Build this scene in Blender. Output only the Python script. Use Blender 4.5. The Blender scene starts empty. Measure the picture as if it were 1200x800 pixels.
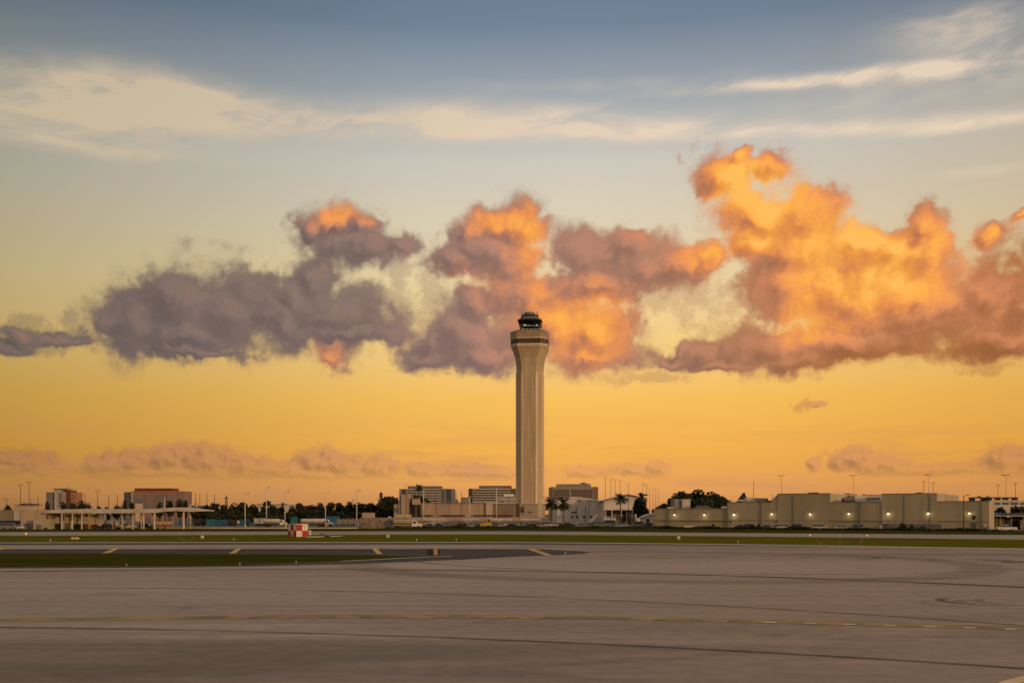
import bpy, bmesh, math, random
from mathutils import Vector, Matrix
random.seed(7)
SC = bpy.context.scene
COL = SC.collection
R = math.radians
FPX = 1200.0; HY = 602.0; CAMH = 5.0

def lin(r, g, b):
    f = lambda c: (c/255)/12.92 if c/255 <= .04045 else ((c/255+.055)/1.055)**2.4
    return (f(r), f(g), f(b), 1.0)

# ------------------------------------------------------------------ camera
cd = bpy.data.cameras.new('camera'); cam = bpy.data.objects.new('camera', cd); COL.objects.link(cam)
cam.location = (0, 0, CAMH); cam.rotation_euler = (R(90), 0, 0)
cd.sensor_width = 36; cd.lens = 36; cd.shift_y = (HY-400)/1200.0
cd.clip_start = .1; cd.clip_end = 60000
SC.camera = cam
SC.cycles.use_adaptive_sampling = True; SC.cycles.adaptive_threshold = .02; SC.cycles.adaptive_min_samples = 8
SC.cycles.max_bounces = 6; SC.cycles.diffuse_bounces = 2; SC.cycles.glossy_bounces = 2
SC.view_settings.view_transform = 'Standard'; SC.view_settings.look = 'None'
SC.view_settings.exposure = 0; SC.view_settings.gamma = 1; SC.view_settings.use_curve_mapping = False
SUN_AZ, SUN_EL = 135, 6.0      # degrees clockwise from the view direction, above the horizon

# ------------------------------------------------------------------ node expressions
class T:
    """node tree with tiny expression helpers"""
    def __init__(s, tree): s.t = tree; s.n = tree.nodes; s.l = tree.links
    def put(s, sock, v):
        if isinstance(v, E): s.l.new(v.s, sock)
        elif v is not None: sock.default_value = v
    def math(s, op, a, b=None, c=None, clamp=False):
        n = s.n.new('ShaderNodeMath'); n.operation = op; n.use_clamp = clamp
        for i, v in enumerate((a, b, c)): s.put(n.inputs[i], v)
        return E(s, n.outputs[0])
    def vec(s, op, a, b=None, c=None, val=False):
        n = s.n.new('ShaderNodeVectorMath'); n.operation = op
        for i, v in enumerate((a, b, c)):
            if v is not None: s.put(n.inputs[i], v)
        return E(s, n.outputs[1 if val else 0])
    def xyz(s, x, y, z=0.0):
        n = s.n.new('ShaderNodeCombineXYZ')
        for i, v in enumerate((x, y, z)): s.put(n.inputs[i], v)
        return E(s, n.outputs[0])
    def sep(s, v):
        n = s.n.new('ShaderNodeSeparateXYZ'); s.put(n.inputs[0], v); return [E(s, o) for o in n.outputs]
    def noise(s, v, scale, detail=4, rough=.55, dist=0.0, dim='2D', color=False, lac=2.0):
        n = s.n.new('ShaderNodeTexNoise'); n.noise_dimensions = dim; s.put(n.inputs['Vector'], v)
        n.inputs['Scale'].default_value = scale; n.inputs['Detail'].default_value = detail
        n.inputs['Roughness'].default_value = rough; n.inputs['Distortion'].default_value = dist
        n.inputs['Lacunarity'].default_value = lac
        return E(s, n.outputs[1 if color else 0])
    def voro(s, v, scale, detail=0, feature='F1', rough=.5, dim='2D'):
        n = s.n.new('ShaderNodeTexVoronoi'); n.voronoi_dimensions = dim; n.feature = feature; s.put(n.inputs['Vector'], v)
        n.inputs['Scale'].default_value = scale; n.inputs['Detail'].default_value = detail; n.inputs['Roughness'].default_value = rough
        if feature == 'SMOOTH_F1': n.inputs['Smoothness'].default_value = .6
        n.normalize = True
        return E(s, n.outputs['Distance'])
    def mapr(s, v, a, b, c=0.0, d=1.0, smooth=True):
        n = s.n.new('ShaderNodeMapRange'); n.interpolation_type = 'SMOOTHSTEP' if smooth else 'LINEAR'
        for i, q in enumerate((v, a, b, c, d)): s.put(n.inputs[i], q)
        return E(s, n.outputs[0])
    def mix(s, f, a, b, blend='MIX'):
        n = s.n.new('ShaderNodeMix'); n.data_type = 'RGBA'; n.blend_type = blend; n.clamp_factor = True
        s.put(n.inputs[0], f); s.put(n.inputs[6], a); s.put(n.inputs[7], b)
        return E(s, n.outputs[2])
    def ramp(s, v, stops, interp='LINEAR'):
        n = s.n.new('ShaderNodeValToRGB'); s.put(n.inputs[0], v); cr = n.color_ramp; cr.interpolation = interp
        while len(cr.elements) < len(stops): cr.elements.new(1)
        for e, (p, c) in zip(cr.elements, stops): e.position = p
        for e, (p, c) in zip(cr.elements, stops): e.color = c
        return E(s, n.outputs[0])
class E:
    def __init__(s, t, sock): s.t = t; s.s = sock
    def __add__(s, o): return s.t.math('ADD', s, o)
    __radd__ = __add__
    def __sub__(s, o): return s.t.math('SUBTRACT', s, o)
    def __rsub__(s, o): return s.t.math('SUBTRACT', o, s)
    def __mul__(s, o): return s.t.math('MULTIPLY', s, o)
    __rmul__ = __mul__
    def clamp(s): return s.t.math('ADD', s, 0.0, clamp=True)

# ------------------------------------------------------------------ world: sunset sky with clouds, laid out by azimuth and elevation
def px2sky(px, py):
    az = math.atan((px-600)/FPX); el = math.atan((HY-py)/FPX*math.cos(az))
    return az*1200, el*1200
def ell(cx, cy, rx, ry):
    u, v = px2sky(cx, cy); u2, _ = px2sky(cx+rx, cy); u1, _ = px2sky(cx-rx, cy); _, v2 = px2sky(cx, cy-ry); _, v1 = px2sky(cx, cy+ry)
    return u, v, (u2-u1)/2, (v2-v1)/2

CUMULUS = [  # cloud lobes: centre and half size
 (165,376,58,46),(212,352,62,50),(270,360,70,52),(228,392,122,32),(330,372,60,42),(392,372,75,36),(400,390,92,17),(372,322,34,26),(352,350,38,36),
 (398,260,44,24),(366,266,20,20),(428,264,18,20),(402,288,50,26),(434,292,42,26),(470,285,28,15),
 (66,395,58,9),(16,384,34,11),(-10,398,50,10),(390,416,30,16),(392,404,34,14),(230,414,90,10),
 (592,264,48,32),(552,268,22,24),(545,308,42,22),(592,305,48,26),(572,290,48,30),
 (690,300,56,32),(738,287,40,26),(757,312,62,36),(802,310,48,26),(832,300,22,20),(700,332,80,26),
 (622,342,62,32),(560,356,40,26),(538,392,54,42),(560,412,84,26),(503,400,22,22),(642,385,74,46),(690,392,58,44),(690,418,62,18),(498,416,36,16),
 (790,420,38,12),(826,412,42,18),(796,404,14,10),(842,424,64,12),
 (850,208,34,30),(908,193,32,22),(873,178,13,12),(886,254,52,26),(946,248,52,32),(882,286,38,34),(932,290,62,42),(1002,288,52,32),(1040,292,40,28),
 (1079,268,28,26),(1086,302,44,32),(1160,278,24,20),(1192,255,16,9),(928,344,74,50),(1000,352,82,54),(1080,352,82,50),(1150,352,62,46),(1206,362,56,46),
 (1175,398,86,22),(1000,402,112,26),(900,404,66,28),(868,404,46,26),(934,418,66,18),(1275,345,70,60),
]
WISPS = [(500,385,40,34),(470,390,30,22),(40,398,70,16),(20,380,50,16),(60,404,70,10),(468,325,30,42),(455,362,48,34),(500,345,30,40),(86,374,18,14),(820,345,44,40),(780,355,40,22),(1180,300,30,40),(945,470,18,8),(1155,430,34,10),(440,290,60,30),(765,440,60,10),(800,190,6,14),(830,182,22,26)]
LOW = [(30,541,38,13),(10,548,70,8),(52,551,30,5),(130,545,28,16),(160,541,22,14),(198,538,22,16),(245,541,34,18),(285,547,36,12),(330,549,50,9),(375,541,26,15),(396,546,28,12),(443,548,22,11),(200,552,100,7),(360,554,90,6),
       (492,550,18,8),(545,551,34,6),(575,553,50,6),(985,541,14,10),(1000,537,24,14),(1030,544,36,10),(955,544,9,8),(1090,550,50,7),(1132,549,26,7),(1180,538,24,16),(1205,545,60,13),(770,549,16,7),(742,551,24,6),(690,552,30,6),(958,472,10,3)]
LIT = [(400,250,46,22,.95),(590,252,54,30,1.0),(618,284,26,38,.9),(700,390,62,50,.95),(630,365,70,50,.55),(826,298,38,26,.7),(885,200,80,46,1.18),(935,258,95,46,1.0),(886,286,32,26,.9),
       (1055,285,85,42,.9),(1090,330,66,34,.65),(985,345,60,46,.85),(950,385,60,18,.55),(1160,280,34,22,.9),(390,420,40,20,.62),(1195,372,46,34,.6),(550,330,44,20,.45),(760,330,90,40,.25),(620,418,120,14,.2),(860,225,40,30,.6),(730,275,40,14,.35),(1195,255,20,12,.6),(1090,375,140,34,.34),(935,345,80,60,.40),(1010,310,70,40,.40)]

def build_world():
    w = bpy.data.worlds.new('World'); SC.world = w; w.use_nodes = True
    w.cycles.sampling_method = 'MANUAL'; w.cycles.sample_map_resolution = 256
    t = T(w.node_tree); t.n.clear()
    tc = t.n.new('ShaderNodeTexCoord'); d = E(t, tc.outputs['Generated'])
    x, y, z = t.sep(t.vec('NORMALIZE', d))
    az = t.math('ARCTAN2', x, y); el = t.math('ARCSINE', z)
    u = az*1200.0; v = el*1200.0
    P = t.xyz(u, v)
    # clear-air colours by elevation (v in 1/1200 rad)
    vv = t.mapr(v, -60, 620, 0, 1, smooth=False)
    k = lambda py: (math.atan((HY-py)/FPX)*1200+60)/680
    grad = t.ramp(vv, [(0.0, lin(96,68,48)), (k(602), lin(200,138,90)), (k(575), lin(228,160,92)), (k(530), lin(244,176,78)), (k(470), lin(248,190,88)), (k(410), lin(248,205,128)),
                       (k(340), lin(240,212,158)), (k(260), lin(222,207,180)), (k(190), lin(206,200,189)), (k(110), lin(158,165,172)), (k(30), lin(114,130,152)), (1.0, lin(96,111,136))])
    # dimmer towards the left, away from the sun, and a little to the far right
    left = t.ramp(t.mapr(az, -math.pi, math.pi, 0, 1, smooth=False), [(0.0, (.68,.64,.61,1)), (.20, (.36,.34,.33,1)), (.34, (.36,.36,.33,1)), (.42, (.52,.545,.52,1)), (.455, (.735,.75,.74,1)), (.485, (.93,.95,.95,1)), (.51, (1,1,1,1)), (.54, (.96,.95,.94,1)), (.58, (.80,.765,.71,1)), (.66, (.85,.77,.70,1)), (.80, (1.5,1.27,1.02,1)), (.90, (1.05,.93,.85,1)), (1.0, (.68,.64,.61,1))])
    base = t.mix(1.0, grad, left, 'MULTIPLY')
    base = t.mix(t.mapr(v, 640, 1150), base, (.72,.60,.50,1))      # out-of-view zenith lifted and warmed to add light on the ground
    sky = t.n.new('ShaderNodeTexSky'); sky.sky_type = 'NISHITA'; sky.sun_disc = False
    sky.sun_elevation = R(SUN_EL); sky.sun_rotation = R(SUN_AZ); sky.air_density = 1.2; sky.dust_density = 2.5
    nis = t.mix(1.0, E(t, sky.outputs[0]), (.1,.1,.1,1), 'MULTIPLY')
    base = t.mix(.92, nis, t.mix(1.0, base, (1.08,1.07,1.06,1), 'MULTIPLY'))

    # ---- high cirrus
    sx = t.noise(t.vec('MULTIPLY', P, (.0035,.010,1)), 1.0, 4, .52, .2, color=True)
    wv = t.vec('MULTIPLY_ADD', sx, (90,42,0), t.vec('ADD', P, (-45,-21,0)))
    wu, wvv, _ = t.sep(wv)
    # streaks tilt slightly
    st = t.noise(t.xyz(wu*.006, (wvv - wu*.03)*.022), 1.0, 8, .58, .12)
    st2 = t.noise(t.xyz(wu*.012, (wvv - wu*.10)*.045), 1.0, 7, .60, .15)
    def gauss(lst, pos, amp=True):
        acc = None
        for e in lst:
            cu, cv, ru, rv = ell(*e[:4]); q = t.vec('MULTIPLY_ADD', pos, (1/ru,1/rv,0), (-cu/ru,-cv/rv,0))
            dd = t.vec('DOT_PRODUCT', q, q, val=True)
            g = t.math('POWER', 2.718, dd*-1.0)
            acc = g*e[4] if acc is None else t.math('MULTIPLY_ADD', g, e[4], acc)
        return acc
    cmp_ = t.vec('MULTIPLY_ADD', t.vec('SUBTRACT', wv, P), (.45,.40,0), P)
    cm = gauss([(60,118,150,36,1.25),(140,100,100,24,.75),(230,125,120,20,.6),(60,165,190,12,.75),(300,132,130,20,1.15),(400,140,110,14,.5),(540,140,100,19,1.3),(660,136,60,14,.8),(640,152,170,12,.6),(860,104,80,6,.9),(950,96,85,7,1.2),(1050,86,90,9,1.3),(1160,76,95,11,1.3),(780,153,100,8,1.1),(900,153,110,7,1.1),(1020,149,110,6.5,1.2),(1150,142,110,7,1.2),(1060,110,160,14,.35),(700,150,120,16,.5),(1120,36,80,26,.8),(1180,60,60,34,.5),(1150,200,60,7,.5),(230,100,60,20,.35),(700,100,150,8,.3),(120,140,150,30,.5)], cmp_)
    ca = (t.mapr(st*.52 + st2*.48, .24, .72)*cm)
    ca = t.mapr(ca, .02, .95, 0, .86, smooth=False)
    cirr = t.mix(t.mapr(u, -560, 300), lin(208,188,158), lin(238,215,188))
    out = t.mix(ca, base, cirr)

    # ---- cumulus: lobes pushed about by noise
    def density(pos, lobes, k=.25, grow=1.0):
        m = None
        for e in lobes:
            cu, cv, ru, rv = ell(*e); ru *= grow; rv *= grow; q = t.vec('MULTIPLY_ADD', pos, (1/ru,1/rv,0), (-cu/ru,-cv/rv,0))
            ln = t.vec('LENGTH', q, val=True)
            m = ln if m is None else t.math('SMOOTH_MIN', m, ln, k)
        return 1.0 - m
    def warp(pos, sc, amp, det=4):
        nz = t.noise(pos, sc, det, .58, 0, color=True)
        return t.vec('MULTIPLY_ADD', nz, (amp,amp*.9,0), t.vec('ADD', pos, (-amp/2,-amp*.45,0)))
    def bill(pos):
        a = t.noise(pos, .017, 7, .58, .2)
        b = t.voro(t.vec('ADD', pos, (313,71,0)), .042, 3, 'F1', .6)
        return a*1.30 - b*.55
    off = (10, 9, 0)
    w0 = warp(warp(P, .012, 46, 3), .045, 20, 5)
    wb = warp(P, .05, 10, 3)
    S0 = density(w0, CUMULUS, grow=1.04); S1 = density(t.vec('ADD', w0, off), CUMULUS, grow=1.04)
    B0 = bill(wb); B1 = bill(t.vec('ADD', wb, off))
    fine = t.noise(wb, .055, 6, .68)
    W0 = w0
    D0 = S0*1.15 + (B0 - .46)*.95; D1 = S1*1.15 + (B1 - .46)*.95
    frag = t.mapr(t.noise(t.vec('ADD', P, (57,200,0)), .026, 6, .62), .50, .72)*t.mapr(S0, .62, .05)
    De = D0 - frag*.36 + (fine - .5)*.26
    alpha = t.mapr(De, -.48, .34)
    W = density(W0, WISPS)
    wal = t.mapr(W + (t.noise(wb, .032, 8, .68) - .53)*3.0, -.2, .60)*.74
    lit = gauss(LIT, W0)
    relief = D0 - D1
    body = t.mapr(D0, .10, .85)
    n2 = t.noise(t.vec('ADD', wb, (91,17,0)), .018, 5, .52)
    lf = lit*(.60 + (n2 - .5)*1.0 + (fine - .5)*.16) + relief*body*(.16 + lit*.26) + (fine - .5)*.06
    vbase = t.mapr(v, 150, 260)
    shade = t.ramp(t.mapr(u, -620, 620, 0, 1, smooth=False), [(0.0, lin(102,92,84)), (.14, lin(114,100,95)), (.36, lin(125,107,101)), (.48, lin(152,120,108)), (.64, lin(164,122,100)), (.80, lin(174,114,70)), (1.0, lin(170,108,62))])
    deep = t.mix(t.mapr(relief*body + (fine - .5)*.14 + (n2 - .5)*.55, -.46, .46), (.80,.80,.82,1), (1.26,1.20,1.14,1))
    shade = t.mix(1.0, shade, deep, 'MULTIPLY'); shade = t.mix(vbase*.35, shade, t.mix(1.0, shade, (1.22,1.12,1.05,1), 'MULTIPLY'))
    litc = t.ramp(lf*.86, [(0.0, lin(172,118,98)), (.28, lin(208,136,98)), (.52, lin(236,150,84)), (.76, lin(251,170,76)), (1.0, lin(255,186,88))])
    litc = t.mix(1.0, litc, t.mix(t.mapr(relief*body*.8 + (fine - .5)*.25 + (n2 - .5)*.5, -.36, .30), (.84,.80,.76,1), (1.04,1.05,1.08,1)), 'MULTIPLY')
    cc = t.mix(t.mapr(lf, .0, .60), shade, litc)
    # thin edges let the sky through and glow
    edge = t.mix(t.mapr(De, -.40, .50), t.mix(.55, cc, out), cc)
    out2 = t.mix(wal, out, t.mix(.45, t.mix(t.mapr(lit,.1,.6), shade, litc), out))
    out = t.mix(alpha, out2, edge)

    # ---- low far cumulus along the horizon
    wl = warp(P, .05, 12, 4)
    L = density(wl, LOW, .22, 1.34) + (t.noise(P, .055, 6, .6) - .5)*1.3 
    lo = t.vec('ADD', P, (5,5,0))
    L1 = density(warp(lo, .05, 12, 4), LOW, .22, 1.34) + (t.noise(lo, .055, 6, .6) - .5)*1.3
    la = t.mapr(L, -.16, .36)*t.mapr(v, 34, 62, .12, 1.0)
    lc = t.mix(t.mapr(L - L1, -.45, .35), lin(156,112,84), lin(226,156,100))
    lc = t.mix(1.0, lc, left, 'MULTIPLY')
    out = t.mix(la*.84, out, lc)
    # faint veil just over the horizon
    veil = t.noise(t.vec('MULTIPLY', P, (.006,.05,1)), 1.0, 5, .6, .5)
    out = t.mix(t.mapr(veil, .45, .7)*t.mapr(v, 130, 60)*t.mapr(v, 5, 30)*.30, out, lin(196,136,98))
    bg = t.n.new('ShaderNodeBackground'); t.put(bg.inputs[0], t.mix(1.0, out, (10,10,10,1), 'MULTIPLY')); bg.inputs[1].default_value = .1
    ow = t.n.new('ShaderNodeOutputWorld'); t.l.new(bg.outputs[0], ow.inputs[0])
build_world()
sl = bpy.data.lights.new('sun', 'SUN'); so = bpy.data.objects.new('sun', sl); COL.objects.link(so)
sl.energy = 1.2; sl.angle = R(1.5); sl.color = (1.0, .62, .30)
sdir = Vector((math.sin(R(SUN_AZ))*math.cos(R(SUN_EL)), math.cos(R(SUN_AZ))*math.cos(R(SUN_EL)), math.sin(R(SUN_EL))))
so.rotation_euler = sdir.to_track_quat('Z', 'Y').to_euler()

# ------------------------------------------------------------------ helpers
def gy(py): return FPX*CAMH/(py-HY)                   # distance of a ground point seen at row py
def wx(px, Y): return (px-600)/FPX*Y
def wz(py, Y): return CAMH+(HY-py)/FPX*Y
def gp(px, py):
    Y = gy(py); return (wx(px, Y), Y)
OFF = {}
def tag(o, label=None, cat=None, group=None, kind=None):
    for k_, v_ in (('label', label), ('category', cat), ('group', group), ('kind', kind)):
        if v_: o[k_] = v_
    return o
def thing(name, label, cat, loc=(0,0,0), group=None, rz=0.0):
    o = bpy.data.objects.new(name, None); COL.objects.link(o); o.location = loc; o.rotation_euler = (0,0,rz); o.empty_display_size = .5
    OFF[o.name] = Vector(loc)
    return tag(o, label, cat, group)
def copy_thing(root, loc, label, group=None, rz=None, scale=None):
    c = root.copy(); COL.objects.link(c); c.location = loc; c['label'] = label
    if group: c['group'] = group
    if rz is not None: c.rotation_euler = (0,0,rz)
    if scale is not None: c.scale = scale
    for ch in list(root.children):
        d = ch.copy(); COL.objects.link(d); d.parent = c
        for g in list(ch.children):
            e = g.copy(); COL.objects.link(e); e.parent = d
    return c
class MB:
    def __init__(s): s.v = []; s.f = []; s.smooth = []
    def add(s, vs, fs, smooth=False):
        o = len(s.v); s.v += [tuple(p) for p in vs]; s.f += [tuple(i+o for i in f) for f in fs]; s.smooth += [smooth]*len(fs); return s
    def box(s, x0, x1, y0, y1, z0, z1):
        return s.add([(x0,y0,z0),(x1,y0,z0),(x1,y1,z0),(x0,y1,z0),(x0,y0,z1),(x1,y0,z1),(x1,y1,z1),(x0,y1,z1)],
                     [(0,3,2,1),(4,5,6,7),(0,1,5,4),(1,2,6,5),(2,3,7,6),(3,0,4,7)])
    def loft(s, rings, cap=True, smooth=False):
        n = len(rings[0]); vs = [p for r in rings for p in r]; fs = []
        for i in range(len(rings)-1):
            for j in range(n):
                k = (j+1) % n; fs.append((i*n+j, i*n+k, (i+1)*n+k, (i+1)*n+j))
        if cap: fs.append(tuple(reversed(range(n)))); fs.append(tuple(range((len(rings)-1)*n, len(rings)*n)))
        return s.add(vs, fs, smooth)
    def bar(s, p, q, r0, r1=None, n=8):
        p, q = Vector(p), Vector(q); d = (q-p).normalized(); a = d.orthogonal().normalized(); b = d.cross(a); r1 = r0 if r1 is None else r1
        rg = [[c + (a*math.cos(2*math.pi*i/n) + b*math.sin(2*math.pi*i/n))*r for i in range(n)] for c, r in ((p,r0),(q,r1))]
        return s.loft(rg, smooth=n > 6)
    def tube(s, pts, rad, n=7):
        pts = [Vector(p) for p in pts]; rg = []
        for i, p in enumerate(pts):
            d = (pts[min(i+1,len(pts)-1)] - pts[max(i-1,0)]).normalized(); a = d.cross(Vector((.3,.9,.1))).normalized(); b = d.cross(a)
            r = rad[i] if isinstance(rad, (list, tuple)) else rad
            rg.append([p + (a*math.cos(2*math.pi*j/n) + b*math.sin(2*math.pi*j/n))*r for j in range(n)])
        return s.loft(rg, smooth=True)
    def lathe(s, cx, cy, prof, n=24, smooth=True):
        return s.loft([[(cx+r*math.cos(2*math.pi*i/n), cy+r*math.sin(2*math.pi*i/n), z) for i in range(n)] for r, z in prof], smooth=smooth)
    def prism(s, poly, z0, z1):
        return s.loft([[(x, y, z0) for x, y in poly], [(x, y, z1) for x, y in poly]])
    def prism_y(s, poly, y0, y1):          # outline in x,z pushed along y (counter-clockwise seen from the camera side)
        return s.loft([[(x, y1, z) for x, z in poly], [(x, y0, z) for x, z in poly]])
    def sheet(s, poly, z=0.0):
        return s.add([(x, y, z) for x, y in poly], [tuple(range(len(poly)))])
    def ribbon(s, pts, w, z):
        L = []; Rr = []
        for i, p in enumerate(pts):
            a = Vector(pts[max(i-1,0)]); b = Vector(pts[min(i+1,len(pts)-1)]); d = (b-a).normalized(); nrm = Vector((-d.y, d.x))
            L.append(Vector(p)+nrm*w/2); Rr.append(Vector(p)-nrm*w/2)
        n = len(pts)
        return s.add([(p.x,p.y,z) for p in L+Rr], [(n+i, n+i+1, i+1, i) for i in range(n-1)])
    def build(s, name, m, parent=None, world=True, bevel=0):
        me = bpy.data.meshes.new(name)
        off = OFF.get(parent.name if parent and not parent.parent else (parent.parent.name if parent else ''), Vector((0,0,0))) if world and parent else Vector((0,0,0))
        me.from_pydata([(x-off.x, y-off.y, z-off.z) for x, y, z in s.v], [], s.f); me.materials.append(m)
        me.polygons.foreach_set('use_smooth', s.smooth); me.validate()
        bm = bmesh.new(); bm.from_mesh(me); bmesh.ops.recalc_face_normals(bm, faces=bm.faces); bm.to_mesh(me); bm.free()
        o = bpy.data.objects.new(name, me); COL.objects.link(o)
        if parent: o.parent = parent
        if bevel:
            b = o.modifiers.new('bevel', 'BEVEL'); b.width = bevel; b.segments = 1; b.limit_method = 'ANGLE'
        return o
def struct(o): o['kind'] = 'structure'; return o

# ------------------------------------------------------------------ materials
def mat(name, col, rough=.8, var=.18, scale=.5, metal=0.0, spec=.4, streak=False, emit=None, estr=0.0):
    m = bpy.data.materials.new(name); m.use_nodes = True; t = T(m.node_tree); b = m.node_tree.nodes['Principled BSDF']
    c = (col[0], col[1], col[2], 1)
    if var:
        g = t.n.new('ShaderNodeNewGeometry'); pos = E(t, g.outputs['Position'])
        if streak: pos = t.vec('MULTIPLY', pos, (1,1,.15))
        nz = t.noise(pos, scale, 5, .6, .3, dim='3D')
        lo = tuple(max(0,x*(1-var*1.6)) for x in col[:3])+(1,); hi = tuple(min(1,x*(1+var)) for x in col[:3])+(1,)
        t.put(b.inputs['Base Color'], t.mix(t.mapr(nz, .3, .7), lo, hi))
    else: b.inputs['Base Color'].default_value = c
    b.inputs['Roughness'].default_value = rough; b.inputs['Metallic'].default_value = metal; b.inputs['Specular IOR Level'].default_value = spec
    if emit: b.inputs['Emission Color'].default_value = (*emit, 1); b.inputs['Emission Strength'].default_value = estr
    return m
M = {}
M['concrete_wall'] = mat('concrete_wall', (.42,.34,.25), .85, .10, .15, streak=True)
M['khaki'] = mat('khaki_paint', (.42,.36,.25), .8, .10, .12, streak=True)
M['beige'] = mat('beige_stucco', (.44,.33,.24), .85, .09, .15, streak=True)
M['beige_dark'] = mat('tan_stucco', (.24,.17,.12), .85, .1, .15, streak=True)
M['pale'] = mat('pale_render', (.55,.47,.38), .8, .1, .2, streak=True)
M['grey_wall'] = mat('grey_panel', (.22,.21,.20), .7, .12, .2, streak=True)
M['olive_wall'] = mat('olive_panel', (.25,.225,.165), .8, .12, .2, streak=True)
M['mauve_wall'] = mat('mauve_brick', (.26,.17,.16), .85, .12, .2, streak=True)
M['red_wall'] = mat('red_brick', (.40,.19,.115), .85, .15, .2)
M['dark_red'] = mat('dark_red_metal', (.14,.05,.042), .6, .1, .2)
M['orange_sunlit_wall'] = mat('orange_sunlit_render', (.46,.28,.15), .85, .12, .2)  # orange render, also used to paint low sun onto walls
M['white'] = mat('white_paint', (.72,.68,.62), .5, .06, .4)
M['dirty_white'] = mat('weathered_white', (.52,.47,.42), .6, .14, .3)
M['light_grey'] = mat('light_grey_paint', (.42,.40,.38), .6, .08, .4)
M['mid_grey'] = mat('mid_grey_paint', (.16,.15,.145), .6, .1, .4)
M['dark'] = mat('dark_paint', (.022,.02,.02), .6, .1, .5)
M['dark_metal'] = mat('dark_metal', (.05,.045,.045), .5, .1, .5, metal=.3)
M['galv'] = mat('galvanised_steel', (.36,.33,.30), .5, .1, 1.0, metal=.3)
M['post'] = mat('post_paint', (.62,.58,.50), .5, .06, 1.0)
M['glass'] = mat('dark_glass', (.03,.035,.04), .08, 0, spec=.7)
M['glass_bronze'] = mat('bronze_glass', (.05,.028,.022), .15, 0, spec=.6)
M['tyre'] = mat('tyre_rubber', (.02,.02,.02), .85, 0)
M['red'] = mat('signal_red_paint', (.42,.035,.025), .55, .1, 1.5)
M['check_white'] = mat('checker_white_paint', (.74,.66,.58), .55, .08, 1.5)
M['yellow'] = mat('yellow_paint', (.52,.33,.06), .6, .15, 1.0)
M['orange'] = mat('orange_paint', (.55,.20,.05), .6, .1, 1.0)
M['maroon_shadow'] = mat('maroon_recess', (.09,.045,.038), .8, .1, .5)
M['orange_dull'] = mat('faded_orange_paint', (.26,.12,.035), .7, .1, 1.0)
M['navy'] = mat('navy_gloss', (.012,.022,.075), .3, 0)
M['blue'] = mat('blue_paint', (.03,.11,.22), .55, .2, .6)
M['teal'] = mat('teal_paint', (.025,.16,.22), .55, .2, .6)
M['tank_steel'] = mat('tank_steel', (.55,.46,.38), .35, .06, 1.0, metal=.35)
M['bark'] = mat('bark', (.07,.05,.035), .9, .3, 3)
M['palm_bark'] = mat('palm_bark', (.13,.10,.075), .9, .3, 3)
M['block'] = mat('concrete_block', (.24,.19,.165), .9, .35, .9)
def leaf_mat(name, col):
    m = bpy.data.materials.new(name); m.use_nodes = True; t = T(m.node_tree); b = m.node_tree.nodes['Principled BSDF']
    g = t.n.new('ShaderNodeNewGeometry'); oi = t.n.new('ShaderNodeObjectInfo')
    nz = t.noise(E(t, g.outputs['Position']), .55, 3, .6, dim='3D')
    c = t.mix(t.mapr(nz, .3, .7), tuple(x*.5 for x in col)+(1,), tuple(x*1.5 for x in col)+(1,))
    c = t.mix(t.mapr(E(t, oi.outputs['Random']), 0, 1, 0, .5), c, (col[0]*1.5, col[1]*1.0, col[2]*.7, 1))
    t.put(b.inputs['Base Color'], c); b.inputs['Roughness'].default_value = .65; b.inputs['Specular IOR Level'].default_value = .2
    return m
M['leaf'] = leaf_mat('dark_leaves', (.022,.028,.010)); M['palm_leaf'] = leaf_mat('palm_leaves', (.030,.042,.014)); M['hedge_leaf'] = leaf_mat('hedge_leaves', (.028,.032,.010))

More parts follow.
